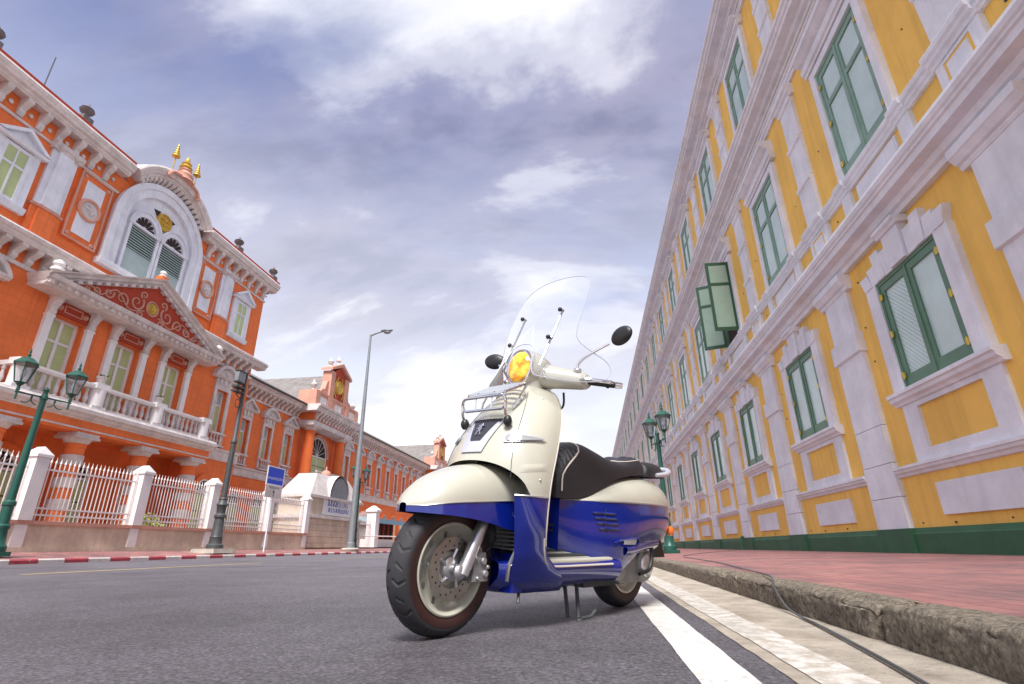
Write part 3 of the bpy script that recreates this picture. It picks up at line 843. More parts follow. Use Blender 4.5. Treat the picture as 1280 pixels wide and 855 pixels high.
# --- french windows, pilasters with consoles, frieze panels
def french(s):
    q = MB(); q.box(-.72, .72, -.415, -.39, 6.0, 9.62); w = q.build('french_window', 'dark', LB, (s, 0, 0))
    q = MB()
    for a, c in ((-.72, -.58), (.58, .72), (-.07, .07)): q.box(a, c, -.39, -.30, 6.0, 9.62)
    for z, h in ((6.0, .18), (7.15, .10), (8.55, .10), (9.50, .12)):
        q.box(-.58, -.07, -.39, -.31, z, z+h); q.box(.07, .58, -.39, -.31, z, z+h)
    q.build('frame', 'white', w)
    for a, c in ((-.58, -.07), (.07, .58)):
        for z0, z1 in ((6.18, 7.15), (7.25, 8.55), (8.65, 9.50)):
            p = MB(); p.box(a, c, -.39, -.36, z0, z1); p.build('pane', 'gpane', w)
    return w
F0 = french(FW[0])
for s in FW[1:]: copy_tree(F0, LB, (s, 0, 0))
pl = MB(); pl.box(-.16, .16, 0, .16, 6.0, 9.4); pl.box(-.21, .21, 0, .20, 6.0, 6.25); pl.box(-.19, .19, 0, .19, 9.4, 9.48)
FP = pl.build('pilaster', 'white', LB)
co = MB(); co.prof([(0, 9.48), (.17, 9.48), (.22, 9.6), (.20, 9.75), (.30, 9.95), (.42, 10.08), (.42, 10.2), (0, 10.2)], -.15, .15); co.box(-.20, .20, 0, .44, 10.2, 10.26)
FC = co.build('console', 'stone', LB)
fb = MB(); fb.box(-.74, .74, 0, .12, 9.66, 9.74); fb.box(-.80, .80, 0, .08, 9.74, 10.18)
FB = fb.build('frieze_panel', 'deepred', LB)
fk = MB()
fk.box(-.42, .42, .08, .12, 9.80, 9.84); fk.box(-.42, .42, .08, .12, 10.09, 10.13); fk.box(-.42, -.38, .08, .12, 9.84, 10.09); fk.box(.38, .42, .08, .12, 9.84, 10.09)
FK = fk.build('frieze_frame', 'pinkstone', LB)
rs = MB(); rs.axlathe([(.0, .06), (.06, .06), (.09, .02), (.11, .04), (.13, 0)], (0, .08, 9.96), 14); FR = rs.build('rosette', 'pinkstone', LB, smooth=50)
first = True
for s in FW:
    for sx in (-.94, .94):
        for o in (FP, FC):
            if first: o.location = (s+sx, 0, 0)
            else: inst(o, LB, (s+sx, 0, 0))
        if first: FR.location = (s+sx*.63, 0, 0)
        else: inst(FR, LB, (s+sx*.63, 0, 0))
        first = False
    if s == FW[0]: FB.location = (s, 0, 0); FK.location = (s, 0, 0)
    else: inst(FB, LB, (s, 0, 0)); inst(FK, LB, (s, 0, 0))
# --- pediment
q = MB(); q.prof([(0, 10.26), (.35, 10.26), (.38, 10.33), (.46, 10.36), (.52, 10.50), (.66, 10.53), (.70, 10.62), (.72, 10.70), (0, 10.70)], -5.2, 5.2); q.build('entablature', 'stone', LB)
dn = MB(); dn.box(-.09, .09, .40, .58, 10.34, 10.50); DEN = dn.build('dentil', 'stone', LB, (-5.0, 0, 0))
k = -4.64
while k < 5.1: inst(DEN, LB, (k, 0, 0)); k += .36
AP = 12.95
q = MB(); q.poly([(-4.9, 10.70), (4.9, 10.70), (0, AP-.15)], 0, .34); q.build('tympanum', 'deepred', LB)
for sx in (-1, 1):
    L = sqrt(5.35**2+(AP+.18-10.74)**2); an = math.atan2(AP+.18-10.74, 5.35)
    q = MB(); q.prof([(0, -.34), (.42, -.34), (.46, -.26), (.56, -.22), (.60, -.10), (.74, -.06), (.78, 0), (0, 0)], 0, L)
    o = q.build('raking_cornice', 'stone', LB, (sx*5.35, 0, 10.74), rot=(0, an, 0) if sx < 0 else (0, -an, 0))
    if sx > 0:
        o.data.transform(Matrix.Scale(-1, 4, (1, 0, 0))); o.data.flip_normals(); o.rotation_euler = (0, an, 0)
    else: o.rotation_euler = (0, -an, 0)
    for k in range(1, 13):
        t = k/13.2
        m_ = MB(); m_.box(-.11, .11, .34, .56, -.46, -.33)
        d_ = m_.build('dentil', 'stone', LB, (sx*5.35*(1-t), 0, 10.74+(AP+.18-10.74)*t), rot=(0, an if sx > 0 else -an, 0))
def scroll(cx, cz, r, turns, dirn, a0):
    P_ = []
    n = int(14*turns)
    for i in range(n+1):
        t = i/n; a = a0+dirn*2*pi*turns*t; rr = r*(1-.85*t); P_.append((cx+rr*cos(a), .36, cz+rr*sin(a)))
    return P_
sc_ = MB()
for sx in (-1, 1):
    for (x, z, r, tn, d_, a) in ((.95, 11.45, .42, 1.3, 1, 2.4), (1.75, 11.25, .34, 1.3, -1, -2.4), (2.45, 11.2, .26, 1.3, 1, 2.6), (3.05, 11.02, .18, 1.2, -1, -2.6), (3.5, 10.93, .11, 1.2, 1, 2.6), (.62, 11.95, .22, 1.2, 1, -1), (.62, 10.98, .2, 1.2, -1, 1)):
        pts = scroll(x, z, r, tn, d_, a)
        sc_.tube([(sx*p[0], p[1], p[2]) for p in pts], [.05*(1-.5*i/len(pts)) for i in range(len(pts))], 5)
    sc_.tube([(sx*p.x, .36, p.z) for p in crom([(.45, 0, 11.2), (1.3, 0, 10.95), (2.1, 0, 11.5), (2.8, 0, 10.95), (3.3, 0, 11.1), (4.1, 0, 10.82)], 6)], .035, 5)
sc_.build('scroll_relief', 'pinkstone', LB, smooth=50)
fl = MB(); fl.axlathe([(0, .12), (.12, .10), (.16, .03), (.24, .06), (.30, .0)], (0, .35, 11.5), 16)
fl.build('gilt_rosette', 'gold', LB, smooth=50)
q = MB(); q.axlathe([(.30, .02), (.34, .07), (.40, .02)], (0, .34, 11.5), 20); q.build('rosette_ring', 'pinkstone', LB, smooth=50)
q = MB(); q.box(-.2, .2, .25, .65, AP+.16, AP+.34); q.build('apex_block', 'orange', LB)
acr = MB(); acr.lathe([(.30, 0), (.30, .12), (.18, .2), (.28, .34), (.24, .5), (.06, .62)], 0, 0, 12); AC = acr.build('acroterion', 'white', LB, (0, .45, AP+.34), smooth=40); AC.scale = (.6, .6, .6)
inst(AC, LB, (4.95, .45, 10.95), scale=(.8,)*3); inst(AC, LB, (-4.95, .45, 10.95), scale=(.8,)*3)
# the pediment stands forward of the string cornice behind it
for o in list(LB.children):
    nm = o.name.split('.')[0]
    if nm in ('entablature', 'dentil', 'tympanum', 'raking_cornice', 'scroll_relief', 'gilt_rosette', 'rosette_ring', 'apex_block', 'acroterion'):
        o.location.y += .45
        if nm in ('entablature', 'tympanum', 'raking_cornice'):
            for v in o.data.vertices:
                if abs(v.co.y) < 1e-6: v.co.y = -.45
# --- string cornice with brackets
def bracket(h, dep, w):
    q = MB(); q.prof([(0, 0), (.10*dep/.6, 0), (.22*dep/.6, .22*h), (.20*dep/.6, .4*h), (.42*dep/.6, .62*h), (dep, .78*h), (dep, h), (0, h)], -w, w); return q
BR = bracket(.62, .56, .12).build('bracket', 'stone', LB, (9.2, 0, 10.95))
s = 8.58
while s > -9.4:
    if abs(s) > 3.2 or True:
        if abs(s) > 2.6: inst(BR, LB, (s, 0, 10.95))
    s -= .62
q = MB(); q.prof([(0, 10.78), (.10, 10.78), (.14, 10.92), (0, 10.95)], -9.5, 9.5); q.build('string_moulding', 'stone', LB)
q = MB(); q.prof([(0, 11.57), (.58, 11.57), (.62, 11.64), (.64, 11.66), (.66, 11.76), (.74, 11.80), (.77, 11.92), (.73, 12.0), (.4, 12.1), (0, 12.14)], -10.1, 10.1); q.build('string_cornice', 'stone', LB)
# --- side windows with hoods and little balustrades
def side_window(s, d, kind, parent=LB, zo=0.0):
    q = MB(); q.box(-.52, .52, -.345, -.32, 6.9, 9.35); w = q.build('window', 'dark', parent, (s, d, zo))
    q = MB()
    for a, c in ((-.52, -.42), (.42, .52), (-.04, .04)): q.box(a, c, -.32, -.25, 6.9, 9.35)
    for z in (6.9, 8.45, 9.25): q.box(-.42, -.04, -.32, -.26, z, z+.10); q.box(.04, .42, -.32, -.26, z, z+.10)
    q.build('frame', 'white', w)
    for a, c in ((-.42, -.04), (.04, .42)):
        p = MB(); p.box(a, c, -.32, -.29, 7.0, 8.45); p.build('pane', 'gpane', w)
        p = MB(); p.box(a, c, -.32, -.29, 8.55, 9.25); p.build('pane', 'louvre', w)
    q = MB()
    for sx in (-1, 1): q.box(sx*.52, sx*.74, 0, .10, 6.0, 9.35)
    q.box(-.74, .74, 0, .10, 9.35, 9.62)
    q.box(-.70, .70, .10, .13, 9.62, 9.98); q.box(-.74, .74, 0, .10, 9.62, 9.98)
    for k in (-1, 0, 1): q.box(k*.42-.11, k*.42+.11, .13, .20, 9.66, 9.96)
    q.build('surround', 'stone', w)
    q = MB(); q.prof([(0, 9.98), (.26, 9.98), (.30, 10.04), (.36, 10.08), (.36, 10.16), (0, 10.16)], -1.12, 1.12)
    if kind:
        q.arc(0, 9.62, 1.08, 1.26, 0, .34, radians(27), radians(153), 12)
        R_ = 1.08; pts = [(R_*cos(radians(30+120*i/10)), 9.62+R_*sin(radians(30+120*i/10))) for i in range(11)]
        q.poly(pts, 0, .14)
    else:
        q.poly([(-1.10, 10.16), (1.10, 10.16), (0, 10.88)], 0, .14)
        for sx in (-1, 1):
            q.poly([(sx*1.15, 10.162), (sx*.9, 10.162), (0, 10.74), (0, 10.94)], .14, .36)
    q.axlathe([(0, .10), (.10, .08), (.16, 0)], (0, .14, 10.36), 10)
    q.build('hood', 'stone', w)
    q = MB(); q.box(-.74, .74, .10, .26, 6.68, 6.80); q.box(-.74, .74, .10, .26, 6.0, 6.08); q.build('sill_rail', 'stone', w)
    q = MB()
    for k in range(4):
        x = -.39+.26*k; q.lathe([(.06, 6.08), (.045, 6.15), (.075, 6.28), (.035, 6.5), (.06, 6.62), (.06, 6.68)], x, .18, 8)
    o = q.build('balusters', 'stone', w); o['kind'] = 'stuff'
    return w
SWA = side_window(SW[0], 0, True); copy_tree(SWA, LB, (SW[1], 0, 0))
for sx in (-1, 1):
    a, c = sorted((sx*5.98, sx*9.55))
    q = MB(); q.prof([(0, 5.25), (.08, 5.25), (.12, 5.35), (.12, 5.75), (.20, 5.80), (.22, 5.92), (0, 5.98)], a, c); q.build('belt_course', 'stone', LB)
# --- upper storey: pilasters, medallion panels, small windows, great arched window
for sx in (-1, 1):
    q = MB(); q.box(-.62, .62, 0, .16, 12.15, 13.45); q.box(-.38, .38, .16, .24, 12.15, 13.45); q.build('pilaster_base', 'orange', LB, (sx*5.55, 0, 0))
    q = MB(); q.box(-.66, .66, 0, .20, 13.45, 13.58); q.box(-.42, .42, .20, .28, 13.45, 13.58); q.build('pilaster_moulding', 'pinkstone', LB, (sx*5.55, 0, 0))
    q = MB(); q.box(-.56, .56, 0, .12, 13.58, 16.3); q.box(-.32, .32, .12, .22, 13.58, 16.3); q.build('pilaster', 'trim', LB, (sx*5.55, 0, 0))
    q = MB(); q.prof([(0, 16.3), (.24, 16.3), (.27, 16.4), (.34, 16.45), (.36, 16.62), (0, 16.65)], -.66, .66)
    for x in (-.36, .36): q.axlathe([(0, .12), (.10, .10), (.15, 0)], (x, .30, 16.48), 10)
    q.build('capital', 'stone', LB, (sx*5.55, 0, 0))
    # medallion panel
    q = MB(); q.box(-.80, .80, 0, .10, 12.95, 16.35); w = q.build('medallion_panel', 'orange', LB, (sx*3.92, 0, 0))
    q = MB()
    for a, c, e, g in ((-.80, -.72, 12.95, 16.35), (.72, .80, 12.95, 16.35), (-.72, .72, 12.95, 13.03), (-.72, .72, 16.27, 16.35)): q.box(a, c, .10, .16, e, g)
    q.build('panel_frame', 'pinkstone', w)
    q = MB(); q.box(-.46, .46, .10, .13, 13.3, 16.0); q.build('panel_field', 'trim', w)
    q = MB(); q.axlathe([(.40, .0), (.40, .08), (.46, .12), (.54, .08), (.56, 0)], (0, .125, 14.65), 24); q.build('medallion_ring', 'pinkstone', w, smooth=40)
    q = MB(); q.axlathe([(0, .05), (.40, .04), (.40, 0)], (0, .125, 14.65), 24)
    for k in range(9): a = random.uniform(0, 6.28); r = random.uniform(.05, .26); q.ball((r*cos(a), .18, 14.65+r*sin(a)), .09, .04, .09, 6, 4)
    q.build('medallion', 'stone', w, smooth=60)
    for x, z in ((-.59, 13.16), (.59, 13.16), (-.59, 16.14), (.59, 16.14)):
        q = MB(); q.axlathe([(0, .06), (.07, .06), (.11, 0)], (x, .10, z), 10); q.build('rosette', 'pinkstone', w)
    # small window with triangular hood
    q = MB(); q.box(-.55, .55, 0, .10, 13.0, 15.35); w = q.build('window', 'trim', LB, (sx*7.25, 0, 0))
    for a, c in ((-.40, -.03), (.03, .40)):
        for z0, z1 in ((13.15, 14.45), (14.55, 15.2)):
            p = MB(); p.box(a, c, .10, .118, z0, z1); p.build('pane', 'gpane', w)
    q = MB()
    for a, c in ((-.55, -.40), (.40, .55), (-.03, .03)): q.box(a, c, .10, .16, 13.0, 15.35)
    for z0, z1 in ((13.0, 13.15), (14.45, 14.55), (15.2, 15.35)): q.box(-.40, -.03, .10, .15, z0, z1); q.box(.03, .40, .10, .15, z0, z1)
    q.build('frame', 'trim', w)
    q = MB(); q.box(-.85, -.55, 0, .14, 12.9, 15.4); q.box(.55, .85, 0, .14, 12.9, 15.4); q.prof([(0, 12.75), (.16, 12.75), (.22, 12.9), (.24, 13.0), (0, 13.0)], -.95, .95)
    q.build('surround', 'trim', w)
    q = MB(); q.prof([(0, 15.4), (.3, 15.4), (.36, 15.5), (0, 15.55)], -1.0, 1.0); q.poly([(-1.0, 15.55), (1.0, 15.55), (0, 16.15)], 0, .16)
    for s2 in (-1, 1): q.poly([(s2*1.05, 15.55), (s2*.8, 15.55), (0, 16.08), (0, 16.24)], .16, .38)
    q.build('hood', 'trim', w)
# great window
GZ = 15.55
q = MB(); q.arc(0, GZ, 2.18, 2.85, 0, .26, 0, pi, 32)
for sx in (-1, 1): q.box(sx*2.18, sx*2.85, 0, .259, 12.75, GZ)
gw = q.build('great_window', 'trim', LB)
q = MB(); q.arc(0, GZ, 2.62, 2.92, .26, .34, 0, pi, 32)
for sx in (-1, 1): q.box(sx*2.62, sx*2.92, .26, .339, 12.75, GZ)
q.build('outer_moulding', 'trim', gw)
q = MB(); q.arc(0, GZ, .02, 2.18, 0, .06, 0, pi, 32); q.box(-2.18, 2.18, 0, .059, 12.9, GZ); q.build('tracery_board', 'trim', gw)
q = MB(); q.prof([(0, 12.6), (.3, 12.6), (.36, 12.75), (.36, 12.9), (0, 12.9)], -2.95, 2.95); q.build('sill', 'trim', gw)
for sx in (-1, 1):
    cx = sx*.98
    q = MB(); q.box(cx-.80, cx+.80, .06, .075, 13.0, 15.45); lv = q.build('louvre_shutter', 'dark', gw)
    for k in range(9):
        z = 14.22+k*.137
        p = MB(); p.prof([(.075, z+.05), (.09, z+.085), (.17, z-.01), (.155, z-.035)], cx-.80, cx+.80)
        p.build('slat', 'louvre', gw)
    p = MB(); p.box(cx-.80, cx+.80, .075, .11, 13.0, 14.18); p.build('shutter_board', 'louvre', gw)
    q = MB(); q.arc(cx, 15.55, .66, .92, .06, .18, 0, pi, 20); q.arc(cx, 15.55, .92, 1.0, .06, .24, 0, pi, 20)
    for a, c in ((cx-.95, cx-.80), (cx+.80, cx+.95)): q.box(a, c, .06, .20, 12.95, 15.45)
    q.prof([(.06, 15.45), (.24, 15.45), (.26, 15.55), (.06, 15.55)], cx-1.0, cx+1.0)
    q.build('lancet_frame', 'trim', gw)
    for k in range(7):
        a = pi*(k+.5)/7
        p = MB(); d0 = Vector((cos(a), 0, sin(a))); t = Vector((-sin(a), 0, cos(a)))
        pts = []
        for r, w_ in ((.14, .02), (.30, .065), (.50, .10), (.60, .08), (.65, 0.0)): pts.append((r, w_))
        out_ = [(cx+d0.x*r+t.x*w_, 15.60+d0.z*r+t.z*w_) for r, w_ in pts]+[(cx+d0.x*r-t.x*w_, 15.60+d0.z*r-t.z*w_) for r, w_ in pts[-2::-1]]
        p.poly(out_, .06, .072); p.build('fan_light', 'dark', gw)
    p = MB(); p.poly([(sx*.28, 17.15), (sx*.75, 17.05), (sx*.5, 16.75)], .06, .072); p.build('spandrel_light', 'dark', gw)
q = MB(); q.axlathe([(0, .10), (.36, .08), (.40, .14), (.48, .12), (.50, .0)], (0, .07, 16.65), 24); q.build('gilt_emblem', 'gold', gw, smooth=40)
q = MB()
for (x, z, r) in ((0, 16.78, .12), (-.14, 16.58, .1), (.14, 16.58, .1), (0, 16.48, .09), (-.2, 16.75, .06), (.2, 16.75, .06)): q.ball((x, .18, z), r, .05, r, 8, 5)
q.build('emblem_figure', 'gold', gw, smooth=60)
# --- main cornice, arched over the great window
CPR = [(0, 17.38), (.40, 17.38), (.44, 17.44), (.48, 17.46), (.50, 17.56), (.62, 17.60), (.65, 17.72), (.69, 17.76), (.72, 17.90), (.68, 18.0), (0, 18.05)]
for a, c in ((-10.05, -2.83), (2.83, 10.05)):
    MB().prof(CPR, a, c).build('main_cornice', 'stone', LB)
    MB().prof([(0, 18.05), (.60, 18.01), (.60, 18.2), (0.3, 18.28), (0, 18.3)], a, c).build('roof_edge', 'deepred', LB)
    MB().prof([(0, 16.42), (.07, 16.42), (.10, 16.52), (0, 16.55)], a if a > -10 else -9.5, c if c < 10 else 9.5).build('frieze_moulding', 'stone', LB)
BR2 = bracket(.78, .42, .12).build('bracket', 'stone', LB, (9.25, 0, 16.60))
DOT = MB().ball((0, .04, 16.95), .10, .05, .10, 8, 5).build('frieze_boss', 'stone', LB, (8.85, 0, 0), smooth=60)
s = 8.45
while s > -9.4:
    if abs(s) > 3.0: inst(BR2, LB, (s, 0, 16.60)); inst(DOT, LB, (s-.4, 0, 0))
    s -= .8
RA = 3.30; CZ = 16.22
apr = [(y_, z_-18.05+RA) for y_, z_ in CPR]
an = math.asin(2.80/RA)
q = MB(); q.sweep_arc(0, CZ+.02, apr, pi/2-an, pi/2+an, 28); q.build('arched_cornice', 'stone', LB)
q = MB(); q.arc(0, CZ, .03, RA-.3, -.6, .03, pi/2-an-.1, pi/2+an+.1, 28); q.build('arched_frieze', 'orange', LB)
for k in range(17):
    a = pi/2-an+2*an*(k+.5)/17
    bq = bracket(.50, .42, .09); o = bq.build('arch_bracket', 'stone', LB, (cos(a)*(RA-1.16), .03, CZ+.02+sin(a)*(RA-1.16)), rot=(0, pi/2-a, 0))
# crest on the arch
q = MB(); q.lathe([(.55, 0), (.45, .2), (.5, .35), (.3, .6), (.34, .7), (.1, 1.0)], 0, 0, 12)
for sx in (-1, 1): q.tube(crom([(sx*.3, .2, .1), (sx*.9, .2, -.05), (sx*1.1, .2, -.45), (sx*.8, .2, -.5)], 5), [.12, .12, .11, .11, .1, .1, .1, .1, .09, .09, .08, .08, .07, .06, .05, .04], 6)
q.build('crest', 'pinkstone', LB, (0, .55, 19.3), smooth=50)
q = MB(); q.lathe([(.28, 0), (.34, .1), (.2, .3), (.26, .36), (.12, .5), (.14, .55), (.03, .85)], 0, 0, 12); q.build('gilt_crown', 'gold', LB, (0, .55, 20.1), smooth=40)
for sx in (-.85, .85):
    q = MB(); q.tube([(0, 0, -.4), (0, 0, .6)], .03, 6)
    z = .40; r = .21
    for k in range(5): q.lathe([(r, z), (r*.97, z+.05), (r*.35, z+.20)], 0, 0, 12); z += .16; r *= .74
    q.build('gilt_umbrella', 'gold', LB, (sx*.95, .55, 19.95), smooth=40)
# urns along the parapet
ur = MB(); ur.box(-.24, .24, -.24, .24, 0, .30); ur.lathe([(.16, .30), (.08, .42), (.26, .60), (.30, .70), (.22, .74), (.26, .78), (.09, .90), (.04, 1.05)], 0, 0, 12)
UR = ur.build('parapet_urn', 'oldurn', LB, (9.5, .3, 18.2), smooth=40)
for s in (5.55, -5.55, -9.5): inst(UR, LB, (s, .3, 18.2))
q = MB(); q.tube([(0, 0, 0), (0, 0, 3.2)], .025, 5); q.build('lightning_rod', 'iron', LB, (6.6, -1.0, 18.0))

# --- wings and giant-order porticoes
WD = -3.2; WE = -76.0
WINS = [21-35.2, 21-38.1, 21-41.0-.0] ; WINS = [YC-35.2, YC-38.15, YC-41.1]
WIN2 = [YC-(52.6+3.0*k) for k in range(10)]
wh = [(s-.52, s+.52, 6.9, 9.35, .35) for s in WINS+WIN2]
wall_holes(WE, -9.45, 0.3, 12.0, wh, WD)
q = MB(); q.box(WE, -9.46, -16, WD-.36, .3, 12.0); q.build('wing_block', 'orange', LB)
TRI = side_window(WINS[0], WD, False)
for i, s in enumerate(WINS+WIN2):
    if i == 0: continue
    copy_tree(SWA if i % 2 else TRI, LB, (s, WD, 0))
for s in WINS+WIN2: copy_tree(AW, LB, (s, WD+.01, 0))
q = MB(); q.prof([(WD, 5.25), (WD+.08, 5.25), (WD+.12, 5.35), (WD+.12, 5.75), (WD+.20, 5.80), (WD+.22, 5.92), (WD, 5.98)], WE, -9.5); q.build('belt_course', 'stone', LB)
q = MB(); q.prof([(WD, 10.95), (WD+.10, 10.95), (WD+.14, 11.08), (WD, 11.1)], WE, -9.5); q.build('string_moulding', 'stone', LB)
q = MB(); q.prof([(WD, 11.72), (WD+.62, 11.72), (WD+.7, 11.80), (WD+.74, 11.92), (WD+.88, 11.96), (WD+.9, 12.08), (WD, 12.1)], WE, -9.5); q.build('eave', 'stone', LB)
s = -9.9
while s > WE+.3:
    inst(BR, LB, (s, WD, 11.10)); s -= .62
q = MB(); q.prof([(WD+1.0, 12.1), (WD+1.02, 12.18), (WD-7.5, 16.6), (WD-16, 12.2)], WE, -9.46); q.build('wing_roof', 'tile', LB)
q = MB(); q.tube([(WE, WD+1.05, 12.12), (-9.5, WD+1.05, 12.12)], .07, 6); q.build('gutter_pipe', 'iron', LB)

def portico(sc):
    pr = empty('portico', (sc, WD, 0)); pr.parent = LB
    for k in ('label', 'category'): pass
    cl = MB(); cl.lathe([(.66, .3), (.66, .9), (.56, 1.0), (.51, 1.1), (.49, 6.0), (.43, 10.0), (.47, 10.02), (.47, 10.12), (.43, 10.14)], 0, 0, 24)
    C_ = cl.build('column', 'orange', pr, (3.0, .75, 0), smooth=35); inst(C_, pr, (-3.0, .75, 0))
    cp = MB(); cp.lathe([(.43, 10.14), (.54, 10.25), (.60, 10.35)], 0, 0, 20); cp.box(-.68, .68, -.68, .68, 10.35, 10.48); C2 = cp.build('capital', 'stone', pr, (3.0, .75, 0)); inst(C2, pr, (-3.0, .75, 0))
    q = MB(); q.prof([(0, 10.48), (1.5, 10.48), (1.53, 10.9), (0, 10.95)], -3.9, 3.9); q.build('architrave', 'stone', pr)
    q = MB(); q.box(-3.85, 3.85, 0, 1.45, 10.95, 11.6); q.build('frieze', 'orange', pr)
    for k in range(13): inst(BR, pr, (-3.6+.6*k, 1.45, 10.97))
    q = MB(); q.prof([(0, 11.6), (2.0, 11.6), (2.06, 11.72), (2.12, 11.76), (2.16, 11.92), (2.3, 11.97), (2.32, 12.15), (0, 12.2)], -4.6, 4.6); q.build('cornice', 'stone', pr)
    q = MB(); q.prof([(0, 12.2), (1.6, 12.2), (1.6, 13.35), (1.7, 13.4), (1.7, 13.55), (0, 13.55)], -4.4, 4.4)
    for x in (-4.1, -1.9, 1.9, 4.1): q.box(x-.35, x+.35, 1.6, 1.72, 12.2, 13.39)
    q.build('attic', 'pinkstone', pr)
    for x in (-3.0, 0, 3.0):
        q = MB(); q.box(x-.62, x+.62, 1.6, 1.66, 12.5, 13.1); q.build('attic_panel', 'stone', pr)
    q = MB(); q.box(-1.9, -1.1, .7, 1.6, 13.55, 16.1); q.box(1.1, 1.9, .7, 1.6, 13.55, 16.1); q.build('gable_pier', 'pinkstone', pr)
    q = MB(); q.poly([(-1.1, 13.55), (1.1, 13.55), (1.1, 16.2), (0, 17.0), (-1.1, 16.2)], .7, 1.45); q.build('gable', 'deepred', pr)
    q = MB(); q.axlathe([(0, .1), (.5, .1), (.62, .2), (.72, 0)], (0, 1.45, 14.9), 18)
    q.tube(crom([(.5, 1.52, 13.75), (.85, 1.52, 14.2), (.8, 1.52, 15.2), (.3, 1.52, 15.9)], 5), .07, 5); q.tube(crom([(-.5, 1.52, 13.75), (-.85, 1.52, 14.2), (-.8, 1.52, 15.2), (-.3, 1.52, 15.9)], 5), .07, 5)
    q.build('gilt_crest', 'gold', pr, smooth=50)
    for sx in (-1, 1):
        q = MB(); q.poly([(sx*2.15, 16.1), (sx*2.15, 16.35), (0, 17.35), (0, 17.0)], .6, 1.75); q.build('gable_moulding', 'pinkstone', pr)
        q = MB(); q.poly([(sx*1.9, 13.55), (sx*3.4, 13.55), (sx*2.9, 14.0), (sx*2.5, 14.1), (sx*2.2, 14.9), (sx*1.9, 15.1)], .9, 1.4); q.build('volute', 'pinkstone', pr)
        for x, z in ((1.5, 16.6), (4.1, 13.55)):
            q = MB(); q.lathe([(.2, 0), (.1, .15), (.28, .4), (.3, .55), (.1, .75), (.04, 1.0)], 0, 0, 10); q.build('finial', 'stone', pr, (sx*x, 1.15, z), smooth=40)
    q = MB(); q.lathe([(.2, 0), (.1, .15), (.26, .4), (.1, .7), (.04, .9)], 0, 0, 10); q.build('finial', 'stone', pr, (0, 1.15, 17.3), smooth=40)
    q = MB(); q.poly([(-4.6, 12.2), (4.6, 12.2), (0, 16.2)], -7.5, .69); q.build('cross_roof', 'tile', pr)
    w = arched_window(0, .02, 1.75, 5.9, 8.3, pr, False)
    for ch in list(w.children): ch.parent = pr; ch.location = w.location.copy()
    q = MB(); q.arc(0, 8.3, 1.76, 2.0, .02, .22, 0, pi, 20); q.build('arch_moulding', 'pinkstone', pr)
    q = MB(); q.box(-2.4, 2.4, .02, 1.6, 5.3, 5.75); q.box(-2.4, 2.4, 1.4, 1.6, 6.6, 6.75)
    q.build('gallery', 'stone', pr)
    for k in range(13):
        x = -2.2+4.4*k/12; p = MB(); p.lathe([(.06, 5.75), (.045, 5.85), (.08, 6.0), (.04, 6.3), (.06, 6.6)], 0, 0, 8); p.build('baluster', 'stone', pr, (x, 1.5, 0))
    for sx in (-1, 1):
        q = MB(); q.tube([(sx*4.6, .12, .4), (sx*4.6, .12, 10.9)], .06, 6); q.build('drainpipe', 'stone', pr)
    return pr
PO = portico(YC-46.3)
copy_tree(PO, LB, (YC-84.0, WD, 0))
for o in [x for x in LB.children if x.name.startswith('portico')]: pass

# ================================================================== fence on the left
FN = empty('picket_fence', (-17.2, 0, .34), 0, 'white spiked iron picket fence on a stained cream plinth before the orange building', 'fence')
FY0, FY1 = -3.0, 31.6
POSTS = [14.5-4.25, 14.5, 18.75, 22.85, 27.4, 31.4]; POSTS = [14.5-12.75, 14.5-8.5]+POSTS
q = MB(); q.box(-.14, .12, FY0, FY1, -.3, .75); q.build('plinth', 'plaster', FN)
q = MB(); q.prof([(0, 0), (0, 0)], 0, 0) if False else None
q = MB(); q.box(-.20, .20, FY0, FY1, .75, .86); q.build('coping', 'pinkstone', FN)
q = MB(); q.box(-.18, .18, FY0, FY1, -.3, .10); q.build('plinth_foot', 'plaster', FN)
pp = MB(); pp.box(-.22, .22, -.22, .22, .862, 2.75); pp.box(-.27, .27, -.27, .27, 2.75, 2.83); pp.tbox(-.27, .27, -.27, .27, 2.83, 3.08, .12, .27); pp.box(-.17, .17, -.19, .19, -.1, .745)
FP_ = None
for y in POSTS:
    if FP_ is None: FP_ = pp.build('post', 'white', FN, (0, y, 0))
    else: inst(FP_, FN, (0, y, 0))
    q = MB(); q.box(.12, .16, y-.2, y+.2, -.1, .75); q.build('plinth_pier', 'white', FN)
pk = MB(); pk.lathe([(.018, .864), (.018, 2.62), (.034, 2.66), (.012, 2.74), (.004, 2.84)], 0, 0, 6); PK = None
for a, c in zip(POSTS, POSTS[1:]):
    for z in (1.02, 1.22, 2.40):
        q = MB(); q.box(-.02, .02, a+.22, c-.22, z, z+.05); q.build('rail', 'white', FN)
    n = 23
    for k in range(n):
        y = a+.22+(c-a-.44)*(k+.5)/n
        if PK is None: PK = pk.build('picket', 'white', FN, (0, y, 0))
        else: inst(PK, FN, (0, y, 0))

